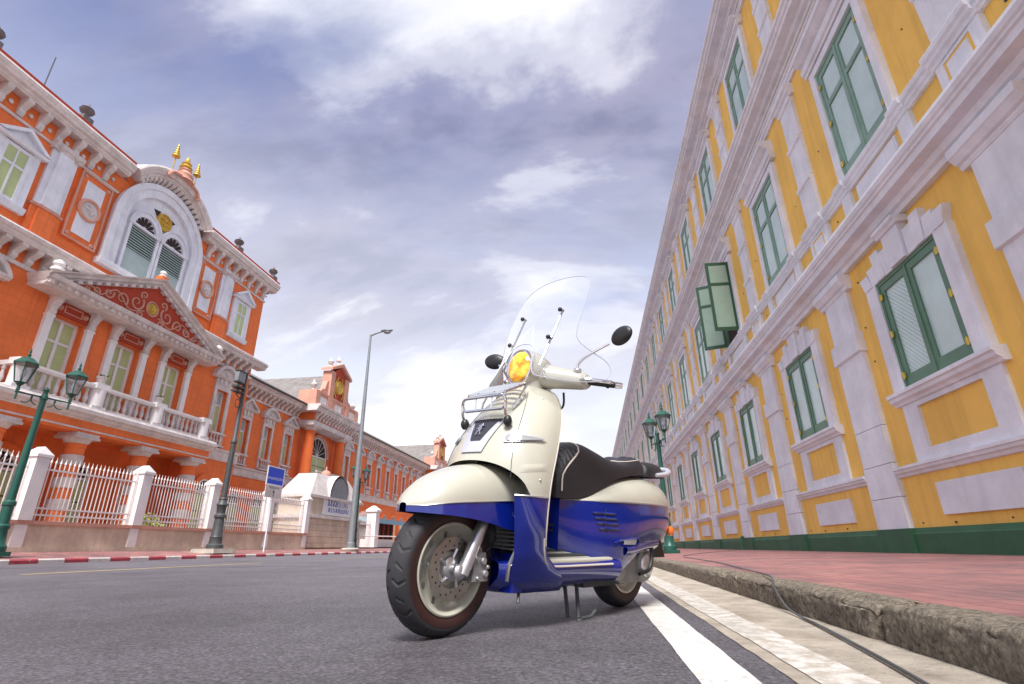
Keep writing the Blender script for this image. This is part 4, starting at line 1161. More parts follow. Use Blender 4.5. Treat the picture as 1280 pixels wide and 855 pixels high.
def shrub(loc, rx, ry, rz, n, label, m):
    u = empty('shrub', loc, 0, label, 'shrub'); q = MB()
    for k in range(n):
        while True:
            p = Vector((random.uniform(-1, 1), random.uniform(-1, 1), random.uniform(0, 1)))
            if p.length < 1.0 + .15*mnoise.noise(p*4): break
        if random.random() < .6: p = p.normalized()*random.uniform(.75, 1.05)
        c = Vector((p.x*rx, p.y*ry, .12+p.z*rz)); a = Vector((random.uniform(-1, 1), random.uniform(-1, 1), random.uniform(-.3, 1))).normalized(); b_ = a.orthogonal().normalized()
        L_ = random.uniform(.05, .10); i = q.add([c-a*L_, c+b_*L_*.45, c+a*L_, c-b_*L_*.45]); q.face((i, i+1, i+2, i+3))
    q.build('crown', m, u)
    q = MB()
    for k in range(5): q.tube([(random.uniform(-.05, .05), random.uniform(-.2, .2), 0), (random.uniform(-.4, .4)*rx, random.uniform(-.6, .6)*ry, rz*.7)], [.02, .008], 5)
    q.build('stem', 'iron', u)
MT['limeleaf'] = mat('lime_leaf', (.30, .34, .05), .6, .35, 6)
shrub((-18.6, 20.9, .4), .5, 1.3, 1.25, 1500, 'yellow-green shrub behind the picket fence below the balcony', 'limeleaf')
shrub((-18.7, 25.2, .4), .5, 1.2, 1.05, 1300, 'low yellow-green shrub behind the fence beside the iron lamp post', 'limeleaf')

# ================================================================== gate pier / sentry shelter with banner
KS = empty('gate_shelter', (-17.4, 32.0, .3), 0, 'weathered stone gate shelter with arched lead roof at the end of the picket fence', 'shelter')
for i in range(5):
    q = MB(); z = i*.37; q.box(-2.2, .06+.02*(i == 0), .02*i, 8.0-.02*i, z+.006, z+.364); q.build('stone_course', 'plaster', KS)
q = MB(); q.box(-2.3, .18, -.08, 8.08, 1.85, 1.97); q.box(-2.25, .12, -.04, 8.04, 1.97, 2.05); q.build('moulding', 'stone', KS)
q = MB(); q.box(-2.1, 0, .2, 7.8, 2.05, 3.1); q.build('wall', 'plaster', KS)
q = MB(); q.box(-2.3, .16, -.1, 8.1, 3.1, 3.26); q.build('cornice', 'stone', KS)
b_ = MB()
i = b_.add([(-2.2, 0, 3.26), (.1, 0, 3.26), (.1, 8, 3.26), (-2.2, 8, 3.26), (-1.8, 1.6, 4.75), (-.5, 1.6, 4.75), (-.5, 6.4, 4.75), (-1.8, 6.4, 4.75)])
for f_ in ((0, 1, 5, 4), (1, 2, 6, 5), (2, 3, 7, 6), (3, 0, 4, 7), (4, 5, 6, 7)): b_.face([i+j for j in f_])
b_.build('roof', 'stone', KS)
q = MB()
rows = []
for k in range(13):
    a = pi*k/12; rows.append([(-1.2, 4.0+1.5*cos(a), 3.27+1.55*sin(a)), (.14, 4.0+1.5*cos(a), 3.27+1.55*sin(a))])
q.grid(rows); q.build('dormer_vault', 'stone', KS, smooth=40)
q = MB()
for k in range(12):
    pass
pts = [(4.0+1.3*cos(pi*k/14), 3.27+1.35*sin(pi*k/14)) for k in range(15)]
q.v = [(.10, y_, z_) for y_, z_ in pts]; q.f = [tuple(range(15))]; q.mi = [0]; q.build('niche', 'grey', KS)
q = MB(); q.ball((-1.1, 4.0, 4.95), .35, .35, .3, 10, 6); q.lathe([(.12, 4.9), (.04, 5.5)], -1.1, 4.0, 8); q.build('finial', 'pinkstone', KS, smooth=50)
BN = MB(); BN.box(0, .02, 0, 4.3, 0, 1.25); bn = BN.build('banner', 'sign_white', None, (-17.38, 33.9, 2.42)); tag(bn, 'white banner with blue lettering hung on the stone gate shelter', 'banner')
MT['ink'] = mat('banner_ink', (.05, .09, .35), .6, 0.0)
for row, (z, h, n, y0) in enumerate(((.92, .12, 3, .55), (.58, .30, 9, .62), (.22, .24, 9, .75))):
    for k in range(n):
        q = MB(); y = y0+k*(.36 if n > 3 else .5); w_ = .22
        sh = random.choice((0, 1, 2, 3))
        P_ = {0: [(0, 0), (0, h), (w_, h), (w_, 0)], 1: [(0, h), (0, 0), (w_, 0), (w_, h)], 2: [(0, .3*h), (.1, 0), (.1, h), (w_, h), (w_, 0)], 3: [(w_, h), (0, h*.7), (w_, h*.35), (0, 0), (w_, 0)]}[sh]
        q.tube([(.026, y+a, z+c) for a, c in P_], .022, 4); q.build('letter_stroke', 'ink', bn)

# ================================================================== gate and canopied guard booth beyond
GT = empty('gate_pillar', (-18.2, 44.6, .2), 0, 'white square gate pillar between stone shelter and blue canopy', 'pillar')
q = MB(); q.box(-.4, .4, -.4, .4, 0, 3.0); q.build('shaft', 'white', GT)
q = MB(); q.box(-.5, .5, -.5, .5, 3.0, 3.15); q.tbox(-.5, .5, -.5, .5, 3.15, 3.5, .4, .4); q.build('cap', 'white', GT)
GA = empty('iron_gate', (-18.2, 41.0, .2), 0, 'white iron gate leaf beside the stone shelter', 'gate')
q = MB(); q.box(-.03, .03, 0, 3.1, .15, .22); q.box(-.03, .03, 0, 3.1, 1.9, 1.97); q.build('rail', 'white', GA)
for k in range(16):
    q = MB(); q.lathe([(.018, .1), (.018, 2.3+.5*sin(pi*k/15)), (.003, 2.5+.5*sin(pi*k/15))], 0, .05+k*.2, 5); q.build('bar', 'white', GA)
GB = empty('guard_booth', (-19.5, 47.0, .2), 0, 'dark guard booth under a pale blue canopy beyond the gate', 'booth')
q = MB(); q.box(-3, 0, 0, 6.5, 0, .9); q.build('base_wall', 'white', GB)
q = MB(); q.box(-3, -.2, .1, 6.4, .9, 2.6); q.build('window_band', 'dark', GB)
for k in range(6):
    q = MB(); q.box(-.19, -.05, .1+1.2*k, .25+1.2*k, .9, 2.6); q.build('mullion', 'deepred', GB)
q = MB(); q.prof([(0, 0), (1, 0), (1, 1), (0, 1)], 0, 1) if False else None
b_ = MB(); i = b_.add([(-3.2, -.4, 3.1), (.9, -.4, 2.6), (.9, 7.0, 2.6), (-3.2, 7.0, 3.1), (-3.2, -.4, 2.75), (.9, -.4, 2.2), (.9, 7.0, 2.2), (-3.2, 7.0, 2.75)])
for f_ in ((0, 1, 2, 3), (7, 6, 5, 4), (0, 4, 5, 1), (1, 5, 6, 2), (2, 6, 7, 3), (3, 7, 4, 0)): b_.face([i+j for j in f_])
b_.build('canopy', 'canvas', GB)
q = MB(); q.tube([(0, 0, 0), (0, 0, .95)], .09, 8); q.tube([(0, 0, .92), (.2, 8.5, 1.0)], .05, 6)
tag(q.build('barrier_boom', 'white', None, (-17.6, 40.6, .3)), 'thin white barrier boom lowered across the gateway', 'barrier')

# ================================================================== lamps, pole, sign
def lantern(parent, loc, sc=1.0, m='lampgreen'):
    x, y, z = loc
    q = MB(); n = 6
    q.lathe([(.05*sc, z-.18*sc), (.035*sc, z-.08*sc), (.10*sc, z), (.14*sc, z+.02*sc)], x, y, 8)
    q.lathe([(.29*sc, z+.50*sc), (.29*sc, z+.53*sc), (.14*sc, z+.66*sc), (.06*sc, z+.70*sc), (.03*sc, z+.72*sc), (.05*sc, z+.77*sc), (.02*sc, z+.80*sc), (.035*sc, z+.85*sc), (.004, z+.96*sc)], x, y, n)
    for k in range(n):
        a = 2*pi*k/n
        q.tube([(x+.14*sc*cos(a), y+.14*sc*sin(a), z+.02*sc), (x+.26*sc*cos(a), y+.26*sc*sin(a), z+.50*sc)], .014*sc, 4)
    L_ = q.build('lantern', m, parent, smooth=30)
    g = MB(); g.lathe([(.135*sc, z+.02*sc), (.25*sc, z+.50*sc)], x, y, n, False); g.build('glass', 'lampglass', L_)
    g = MB(); g.ball((x, y, z+.26*sc), .07*sc, .07*sc, .13*sc, 8, 6); g.build('bulb', 'sign_white', L_, smooth=60)
    return L_
def twin_lamp(name, loc, h, rz, label, m='lampgreen', sc=1.0, group=None):
    e = empty(name, loc, rz, label, 'street lamp', group)
    q = MB(); q.box(-.24*sc, .24*sc, -.24*sc, .24*sc, 0, .10*sc)
    q.lathe([(.22*sc, .10*sc), (.22*sc, .22*sc), (.17*sc, .28*sc), (.14*sc, .60*sc), (.16*sc, .64*sc), (.16*sc, .70*sc), (.12*sc, .74*sc), (.115*sc, 1.15*sc), (.14*sc, 1.18*sc), (.14*sc, 1.25*sc), (.095*sc, 1.30*sc)], 0, 0, 12)
    q.build('base', m, e, smooth=35)
    q = MB(); q.lathe([(.095*sc, 1.30*sc), (.07*sc, h-.2), (.09*sc, h-.18), (.09*sc, h-.1), (.06*sc, h-.05), (.05*sc, h+.05), (.07*sc, h+.1), (.01, h+.2)], 0, 0, 12)
    q.build('pole', m, e, smooth=35)
    arm = .62*sc
    q = MB(); q.tube([(-arm-.05, 0, h-.12), (arm+.05, 0, h-.12)], .022*sc, 6)
    for sx in (-1, 1):
        P1 = []
        for i in range(30):
            t = i/29; a = t*2*pi*1.1; P1.append((sx*(.12+.28*t+.10*sin(a)*.6)*sc*1.1, 0, h-.12-(.13+.10*cos(a))*sc))
        q.tube(P1, .014*sc, 5)
        q.tube([(sx*arm, 0, h-.30*sc), (sx*arm, 0, h)], .025*sc, 6)
    q.build('arm', m, e, smooth=40)
    for sx in (-1, 1): lantern(e, (sx*arm, 0, h+.12*sc), sc, m)
    return e
twin_lamp('street_lamp', (-15.7, 12.85, .2), 4.45, radians(78), 'green twin-lantern street lamp nearest on the left, before the picket fence', sc=1.1, group='green twin-lantern lamps')
twin_lamp('street_lamp', (1.98, 14.9, .135), 2.98, radians(105), 'green twin-lantern street lamp on the pink pavement behind the scooter', sc=.78, group='green twin-lantern lamps')
twin_lamp('street_lamp', (-15.9, 36.0, .2), 4.6, radians(80), 'green twin-lantern street lamp beside the tall grey light pole', sc=1.1, group='green twin-lantern lamps')

TI = empty('iron_lamp_post', (-15.8, 21.75, .18), 0, 'tall dark cast-iron lamp post on a concrete block before the fence', 'lamp post')
q = MB(); q.tbox(-.55, .55, -.75, .75, 0, .18, .05, .05); q.build('concrete_foot', 'concrete', TI)
q = MB(); q.lathe([(.34, .18), (.34, .32), (.27, .38), (.24, .60), (.26, .64), (.23, .70), (.19, 1.4), (.24, 1.44), (.24, 1.52), (.17, 1.60), (.20, 1.9), (.24, 1.95), (.18, 2.05), (.15, 2.15), (.17, 2.2), (.14, 2.25)], 0, 0, 14); q.build('base', 'iron', TI, smooth=35)
q = MB(); q.lathe([(.13, 2.25), (.11, 4.6), (.14, 4.64), (.14, 4.74), (.10, 4.8), (.085, 7.9), (.10, 7.95), (.02, 8.1)], 0, 0, 12); q.build('pole', 'iron', TI, smooth=35)
q = MB(); q.box(-.10, .10, -.65, -.15, 7.42, 7.86); q.build('control_box', 'grey', TI)
q = MB(); q.box(-.12, .12, -.68, -.12, 7.34, 7.40); q.box(-.12, .12, -.68, -.12, 7.88, 7.93); q.box(-.02, .02, -.42, -.38, 6.85, 7.93); q.box(-.14, .16, -.72, -.1, 7.1, 7.18); q.box(-.14, .16, -.72, -.1, 6.9, 6.96); q.tube([(0, 0, 6.6), (0, -.45, 6.8), (0, -.68, 7.2)], .025, 6); q.tube([(0, 0, 7.9), (0, -.7, 7.9)], .03, 6); q.tube(crom([(0, 0, 6.3), (0, -.35, 6.25), (0, -.4, 6.55), (0, -.15, 6.6)], 5), .025, 5); q.build('signal_bracket', 'iron', TI)

GP = empty('light_pole', (-15.7, 35.0, .15), 0, 'tall grey tapering light pole with a single lamp head reaching over the road', 'light pole')
q = MB(); q.lathe([(.55, 0), (.6, .12), (.5, .22)], 0, 0, 12); q.build('concrete_foot', 'concrete', GP)
q = MB(); q.lathe([(.27, .22), (.27, .5), (.22, .55), (.075, 15.3), (.0, 15.32)], 0, 0, 12); q.build('pole', 'grey', GP, smooth=30)
q = MB(); q.tube([(0, 0, 15.2), (.35, 0, 15.36), (.9, 0, 15.5)], [.07, .07, .06], 8); q.build('arm', 'grey', GP)
q = MB(); q.ball((1.25, 0, 15.56), .5, .2, .12, 12, 8); q.ball((1.3, 0, 15.44), .3, .16, .16, 10, 6); q.build('lamp_head', 'grey', GP, smooth=60)

BS = empty('bus_stop_sign', (-15.5, 24.95, .18), 0, 'blue and white bus stop sign with grey arrow plate on a thin post', 'sign')
q = MB(); q.tube([(-.03, 0, 0), (-.03, 0, 3.9)], .035, 8); q.build('post', 'sign_white', BS)
q = MB(); q.box(.0, .03, -.72, .72, 3.10, 3.96); q.build('blue_plate', 'blue_sign', BS)
q = MB(); q.box(.001, .036, -.75, -.70, 3.07, 3.99); q.box(.001, .036, .70, .75, 3.07, 3.99); q.box(.001, .036, -.70, .70, 3.94, 3.99); q.box(.001, .036, -.70, .70, 3.07, 3.14); q.build('plate_border', 'sign_white', BS)
q = MB(); q.box(.0, .03, -.72, .72, 2.50, 3.07); q.build('grey_plate', 'stone', BS)
text_mesh('ป้ายหยุดรถประจำทาง', .20, 'lettering', 'sign_white', BS, (.034, 0, 3.42), (pi/2, 0, pi/2))
text_mesh('ป้ายรถประจำทาง', .14, 'lettering', 'black', BS, (.034, 0, 2.98), (pi/2, 0, pi/2))
q = MB(); q.v = [(.034, a, z) for a, z in ((-.03, 2.55), (.03, 2.55), (.03, 2.76), (.10, 2.74), (0, 2.90), (-.10, 2.74), (-.03, 2.76))]; q.f = [tuple(range(7))]; q.mi = [0]; q.build('arrow', 'black', BS)

# ================================================================== cable on the right
cb = crom([(4.95, 19.4, .185), (3.4, 16.0, .16), (2.3, 13.0, .146), (1.62, 10.5, .138), (1.42, 6.9, .135), (1.22, 4.9, .135), (1.10, 3.95, .14), (1.02, 3.5, .138), (.955, 3.25, .095), (.935, 3.05, .03), (.915, 2.8, .012), (.87, 2.4, .012), (.76, 1.62, .012), (.62, .9, .014), (.4, .2, .012), (.3, -1.5, .012)], 10)
q = MB(); q.tube(cb, .0052, 6); tag(q.build('cable', 'iron', None, smooth=60), 'black cable trailing from the pink pavement over the kerb into the gutter', 'cable')
# ================================================================== the scooter
MT['cream'] = mat('cream_paint', (0.47, 0.46, 0.385), 0.25, 0.05, 2.0, coat=0.7)
MT['bluepaint'] = mat('blue_paint', (0.003, 0.013, 0.20), 0.18, 0.04, 2.0, coat=1.0)
MT['leather'] = mat('dark_brown_leather', (0.015, 0.015, 0.019), 0.42, 0.25, 9.0, 0.25, 260)
MT['piping'] = mat('pale_piping', (0.55, 0.50, 0.45), 0.5, 0.0)
MT['chrome'] = mat('chrome', (0.72, 0.72, 0.74), 0.09, 0.0, metal=1.0)
MT['alu'] = mat('brushed_aluminium', (0.58, 0.58, 0.60), 0.35, 0.12, 30, metal=0.9)
MT['cast'] = mat('cast_grey_alloy', (0.28, 0.28, 0.28), 0.5, 0.25, 20, 0.2, 120, metal=0.5)
MT['silverpaint'] = mat('silver_paint', (0.52, 0.53, 0.60), 0.3, 0.04, 4, metal=0.25, coat=0.8)
MT['rubber'] = mat('tyre_rubber', (0.028, 0.027, 0.031), 0.72, 0.25, 14, 0.15, 200)
MT['sidewall'] = mat('sidewall_brown', (0.040, 0.013, 0.011), 0.55, 0.2, 12)
MT['disc'] = mat('brake_disc_steel', (0.36, 0.33, 0.30), 0.35, 0.15, 30, metal=0.9)
MT['grille'] = mat('dark_grille', (0.03, 0.03, 0.04), 0.35, 0.0)
MT['clearlens'] = mat('smoked_lens', (0.30, 0.30, 0.31), 0.12, 0.1, 40, coat=1.0)
MT['amber'] = mat('amber_lens', (0.75, 0.16, 0.01), 0.2, 0.0, coat=1.0)
MT['matstrip'] = mat('mat_dark_strip', (0.03, 0.035, 0.03), 0.7, 0.0)
def lens_mat():
    m = bpy.data.materials.new('yellow_headlight_lens'); m.use_nodes = True
    t = m.node_tree; p = t.nodes['Principled BSDF']; L = t.links.new
    geo = t.nodes.new('ShaderNodeNewGeometry')
    v = t.nodes.new('ShaderNodeTexNoise'); v.inputs['Scale'].default_value = 26; v.inputs['Detail'].default_value = 3; L(geo.outputs['Position'], v.inputs['Vector'])
    r = t.nodes.new('ShaderNodeValToRGB'); r.color_ramp.elements[0].color = (0.95, 0.70, 0.10, 1); r.color_ramp.elements[1].color = (0.72, 0.22, 0.01, 1)
    r.color_ramp.elements[0].position = 0.38; r.color_ramp.elements[1].position = 0.66
    e = r.color_ramp.elements.new(0.52); e.color = (0.92, 0.48, 0.02, 1)
    L(v.outputs[0], r.inputs[0]); L(r.outputs[0], p.inputs['Base Color'])
    p.inputs['Roughness'].default_value = 0.12; p.inputs['Coat Weight'].default_value = 1.0
    b = t.nodes.new('ShaderNodeBump'); b.inputs['Strength'].default_value = 0.5; b.inputs['Distance'].default_value = 0.01
    L(v.outputs[0], b.inputs['Height']); L(b.outputs[0], p.inputs['Normal'])
    return m
MT['lens'] = lens_mat()

LEAN, HEAD = radians(-5), radians(-122.7)
SK = bpy.data.objects.new('scooter', None); COL.objects.link(SK)
SK.location = (0.123, 3.332, 0); SK.rotation_euler = (LEAN, 0, HEAD)
tag(SK, 'cream and blue motor scooter with clear windscreen leaning on its stand', 'scooter')
STEER = radians(-1)
SAX = Vector((-0.44, 0, 0.9)).normalized(); SA = Vector((0.93, 0, 1.05))
SROT = Matrix.Translation(SA) @ Matrix.Rotation(STEER, 4, SAX) @ Matrix.Translation(-SA)
def steer(mb): mb.v = [tuple(SROT @ Vector(p)) for p in mb.v]; return mb
def part(mb, name, m, parent=None, smooth=40, st=False, recalc=True):
    if st: steer(mb)
    return mb.build(name, m, parent or SK, smooth=smooth, recalc=recalc)

# ---- wheels
def tyre_rows(R=.245, hw=.059, n=300, groove=True):
    prof = [(.166, -.048), (.176, -.056), (.195, -.0595)]
    m = 30
    for i in range(m+1):
        t = -1+2*i/m
        a = t*radians(80)
        prof.append((.200+(R-.200)*cos(a)**.75, hw*math.sin(a)/math.sin(radians(80))))
    prof += [(.195, .0595), (.176, .056), (.166, .048)]
    rows = []
    for r_, y in prof:
        row = []
        for k in range(n):
            a = 2*pi*k/n; rr = r_
            if groove and r_ > .203:
                ay = abs(y)/hw
                sgn = 1 if y > 0 else -1
                ph = (a*13/(2*pi) + (0.25 if y > 0 else 0) + .55*ay - .25*ay*ay*ay*2) % 1.0
                if .10 < ay < .93 and ph < .10: rr -= .0045
                ph2 = (a*13/(2*pi)+.5 + (0.25 if y > 0 else 0) + .35*ay) % 1.0
                if .35 < ay < .80 and ph2 < .08: rr -= .004
            row.append((rr*cos(a), y, rr*sin(a)))
        rows.append(row)
    return rows
def wheel(cx, st, detail):
    c = Vector((cx, 0, .245))
    def mv(mb): mb.v = [tuple(Vector(p)+c) for p in mb.v]; return mb
    q = MB(); q.grid(tyre_rows(n=390 if detail else 160), close_u=True)
    ty = part(mv(q), 'front_wheel' if detail else 'rear_wheel', 'rubber', st=st, smooth=28, recalc=False)
    for sy in (-1, 1):
        q = MB(); q.axlathe([(.164, sy*.049), (.176, sy*.0572), (.196, sy*.0606), (.206, sy*.0600)], n=64); part(mv(q), 'sidewall', 'sidewall', ty, st=st, recalc=False)
    q = MB(); q.axlathe([(.167, .050), (.170, .058), (.164, .060), (.158, .057), (.150, .040), (.128, .024), (.100, .016), (.068, .020), (.060, .036), (.040, .040), (0.001, .040)], n=64)
    q.axlathe([(.167, -.050), (.170, -.058), (.158, -.057), (.150, -.040), (.10, -.02), (0.001, -.03)], n=48); q.axlathe([(.167, -.05), (.167, .05)], n=48)
    part(mv(q), 'rim', 'cream', ty, st=st, recalc=False)
    if detail:
        for k in range(10):
            a = 2*pi*k/10+.15; q = MB()
            t = Vector((-sin(a), 0, cos(a))); d0 = Vector((cos(a), 0, sin(a)))
            pts = [d0*(.112)+t*.006, d0*.138+t*.009, d0*.138-t*.009, d0*.112-t*.006]
            i = q.add([p+Vector((0, .0195+.0095*(j in (1, 2))+.002, 0)) for j, p in enumerate(pts)]); q.face((i, i+1, i+2, i+3))
            part(mv(q), 'rim_slot', 'alu', ty, st=st, recalc=False)
        q = MB(); q.axlathe([(.072, .056), (.116, .056), (.116, .060), (.072, .060)], n=64, closed=True); part(mv(q), 'brake_disc', 'disc', ty, st=st)
        for k in range(24):
            a = 2*pi*k/24; rr = .083+.010*(k % 3); q = MB(); q.axlathe([(.0045, .0605), (.0005, .0608)], (rr*cos(a), 0, rr*sin(a)), 6); part(mv(q), 'disc_hole', 'black', ty, st=st, recalc=False)
        for k in range(5):
            a = 2*pi*k/5+.3; q = MB(); q.tube([(.036*cos(a), .056, .036*sin(a)), (.072*cos(a+.25), .058, .072*sin(a+.25))], .008, 6); part(mv(q), 'disc_carrier_arm', 'alu', ty, st=st)
        q = MB(); q.axlathe([(.046, .02), (.046, .058), (.036, .066), (.018, .068), (.018, .080), (.001, .080)], n=24); part(mv(q), 'hub', 'alu', ty, st=st, recalc=False)
    return ty
wheel(1.35, True, True)
wheel(0.0, False, False)

# ---- fork, caliper
for sy in (-1, 1):
    q = MB(); q.tube([(1.335, sy*.098, .225), (1.318, sy*.098, .258), (1.22, sy*.098, .452), (1.10, sy*.07, .66)], [.024, .026, .024, .02], 14); q.ball((1.345, sy*.098, .236), .03, .016, .03, 12, 8)
    part(q, 'fork_leg', 'alu', st=True)
q = MB(); q.tbox(1.205, 1.29, .062, .112, .20, .305, .012, .008)
cal = part(q, 'brake_caliper', 'cast', st=True)
for (u, z, r) in ((1.222, .228, .015), (1.235, .275, .015), (1.265, .212, .008), (1.28, .288, .008), (1.212, .252, .008)):
    q = MB(); q.axlathe([(r, .104), (r, .116), (r*.7, .120), (.001, .120)], (u, 0, z), 14); part(q, 'caliper_bolt', 'alu', cal, st=True, recalc=False)
q = MB(); q.tube(crom([(1.22, .105, .31), (1.16, .10, .36), (1.17, .08, .46), (1.12, .05, .58)], 6), .006, 6); part(q, 'brake_hose', 'black', cal, st=True)

# ---- front mudguard
FT = [(0.95, .615, .128, .515, .40), (1.03, .640, .146, .512, .385), (1.14, .662, .155, .508, .395), (1.26, .652, .155, .500, .418), (1.36, .628, .150, .493, .432), (1.45, .590, .135, .485, .440), (1.51, .545, .108, .476, .443), (1.55, .505, .072, .470, .445), (1.575, .478, .020, .468, .446)]
def fsec(u, lo, hi):
    zt, hw, zs, zb = table(FT, u); out = []
    n = 28
    if lo:                       # blue band
        for k in range(5): out.append((u, hw*(1.0+.035*(1-k/4)), zb+(zs-zb)*k/4))
    if hi:
        for k in range(n+1):
            a = pi*k/n; ca = cos(a)
            out.append((u, hw*math.copysign(abs(ca)**.85, ca), zs+(zt-zs)*sin(a)**.9))
    return out
us = [0.95+.695*(i/40)**.8 for i in range(41)]; us = [0.95+(1.575-.95)*i/44 for i in range(45)]
q = MB(); q.grid([fsec(u, False, True) for u in us]); fen = part(q, 'front_mudguard', 'cream', st=True, smooth=60)
q = MB()
q.grid([fsec(u, True, False) for u in us]); q.grid([[(a, -b_, c) for a, b_, c in fsec(u, True, False)] for u in us])
ztip = table(FT, 1.645)
part(q, 'mudguard_skirt', 'bluepaint', fen, st=True, smooth=60)
q = MB()
for sy in (-1, 1): q.tube([(u, sy*(table(FT, u)[1]+.002), table(FT, u)[2]) for u in us if u > 1.02], .0018, 6)
part(q, 'mudguard_trim', 'alu', fen, st=True)
q = MB()
q.grid([[(u, (table(FT, u)[1]-.012)*cos(pi*k/12), table(FT, u)[2]+(table(FT, u)[0]-.012-table(FT, u)[2])*sin(pi*k/12)) for k in range(13)] for u in us[:-3]])
part(q, 'mudguard_liner', 'black', fen, st=True)
try:
    tx = text_mesh('ABS', .026, 'lettering', 'sign_white', SK, (0, 0, 0), (0, 0, 0), .0005)
    M_ = SROT @ Matrix.Translation((1.10, .162, .455)) @ Matrix.Rotation(pi, 4, 'Z') @ Matrix.Rotation(pi/2, 4, 'X')
    tx.data.transform(M_)
except Exception: pass

# ---- leg shield: cream above, blue below
SH = [(.14, .80, 1.10, .155), (.18, .84, 1.15, .205), (.22, .88, 1.175, .226), (.26, .94, 1.19, .233), (.30, .995, 1.195, .240), (.34, 1.018, 1.20, .247), (.42, 1.04, 1.22, .265), (.54, 1.045, 1.25, .278), (.62, 1.03, 1.262, .278), (.70, 1.00, 1.245, .272), (.78, .965, 1.205, .260), (.86, .925, 1.15, .240), (.94, .880, 1.085, .205), (1.0, .845, 1.03, .160), (1.045, .82, .985, .115), (1.065, .81, .955, .075)]
def shp(z, th):
    ue, un, w = table(SH, z)
    c, s = cos(th), sin(th)
    return (ue+(un-ue)*abs(s)**.86, w*math.copysign(abs(c)**.92, c), z)
n = 48
def zlow(th): s = sin(th); return .532+.138*max(0, (s-.42)/.58)**.55 if s > .42 else .532
rows = []
for i in range(31):
    t = i/30; row = []
    for k in range(n+1):
        th = pi*k/n; z0 = zlow(th); row.append(shp(z0+(1.065-z0)*t, th))
    rows.append(row)
q = MB(); q.grid(rows)
shield = part(q, 'leg_shield', 'cream', smooth=60)
# rolled edge and back of the shield
rows = []
for i in range(31):
    z = .532+(1.065-.532)*i/30; ue, un, w = table(SH, z)
    rows.append([(ue, w, z), (ue-.018, w*.99, z), (ue-.028, w*.93, z), (ue-.02, w*.6, z), (ue-.01, 0, z), (ue-.02, -w*.6, z), (ue-.028, -w*.93, z), (ue-.018, -w*.99, z), (ue, -w, z)])
q = MB(); q.grid(rows); part(q, 'shield_back', 'cream', shield, smooth=60)
# lower blue cheeks
for sy in (-1, 1):
    rows = []
    for i in range(25):
        z = .150+(.530-.150)*i/24; ue, un, w = table(SH, z)
        f_ = .40+.16*max(0, (.30-z)/.15)          # the lower lip wraps further forward
        row = []
        for k in range(11):
            th = f_*pi/2*k/10*1.15; a = shp(z, th); row.append((a[0], sy*a[1], a[2]))
        a = shp(z, f_*pi/2*1.15)
        row.append((a[0]-.02, sy*(a[1]-.015), z)); row.append((a[0]-.10, sy*(a[1]-.03), z))
        rows.append([(ue-.03, sy*w*.93, z), (ue-.018, sy*w*.99, z)]+row)
    q = MB(); q.grid(rows); part(q, 'lower_shield', 'bluepaint', shield, smooth=55)
    q = MB(); q.tube([(table(SH, z)[0]-.006, sy*(table(SH, z)[2]+.003), z) for z in [.34+.60*k/30 for k in range(31)]], .0032, 6); part(q, 'shield_piping', 'piping', shield)
q = MB()
rows = [[(1.02-.02*(y*y)/.04, y, z) for y in (-.20, -.14, -.08, 0, .08, .14, .20)] for z in (.22, .3, .5, .70)]
q.grid(rows); part(q, 'splash_plate', 'black', shield)
q = MB(); q.tbox(1.03, 1.10, -.13, .15, .155, .30, .02, .01); part(q, 'lower_scoop', 'bluepaint', shield, smooth=30)
for k in range(7):
    q = MB(); q.box(1.05, 1.085, .02, .165, .315+.016*k, .322+.016*k); part(q, 'radiator_fin', 'cast', shield)
q = MB(); q.tube([(1.09, .15, .31), (1.13, .155, .26), (1.12, .14, .20)], .008, 6); part(q, 'horn_bracket', 'alu', shield)
q = MB(); q.tube([(th and shp(.533, pi*k/n)[0] or 0, shp(.533, pi*k/n)[1]*1.005, .533) for k in range(0, 12) for th in (1,)], .004, 6)
q.tube([(shp(.533, pi*k/n)[0], shp(.533, pi*k/n)[1]*1.005, .533) for k in range(n-11, n+1)], .004, 6)
part(q, 'shield_trim', 'alu', shield)
# raised crease low on the cream shield, front indicators
for sy in (-1, 1):
    for nm, m, z0, z1, a0, a1, out_ in (('front_indicator', 'clearlens', .757, .788, .20, .66, .013), ('indicator_bezel', 'silverpaint', .750, .795, .17, .69, .008)):
        rows = []
        for i in range(5):
            row = []
            for k in range(17):
                t = k/16; th = (a0+(a1-a0)*t)*pi/2
                taper = min(1, .25+1.1*t) if sy > 0 or True else 1
                zc = (z0+z1)/2; z = zc+(z1-z0)/2*(-1+2*i/4)*min(1, .12+1.15*t)*(.2 if k == 16 else 1)
                p = Vector(shp(z, th)); nrm = Vector((sin(th)*.8+.3, cos(th), 0)).normalized(); p = p+nrm*out_
                row.append((p.x, sy*p.y, p.z))
            rows.append(row)
        q = MB(); q.grid(rows); part(q, nm, m, shield)
    rows = []
    for k in range(26):
        th = (.06+.36*k/25)*pi/2; row = []
        for j in range(6):
            z = .655-.004*k/25*4+.034*(j/5-.5); bul = .003*sin(pi*j/5)**1.5*min(1, k/6, (25-k)/6)
            p = Vector(shp(z, th)); nrm = Vector((sin(th)*.8+.2, cos(th), 0)).normalized(); p += nrm*(bul+.0005); row.append((p.x, sy*p.y, p.z))
        rows.append(row)
    q = MB(); q.grid(rows); part(q, 'shield_crease', 'cream', shield, smooth=60)
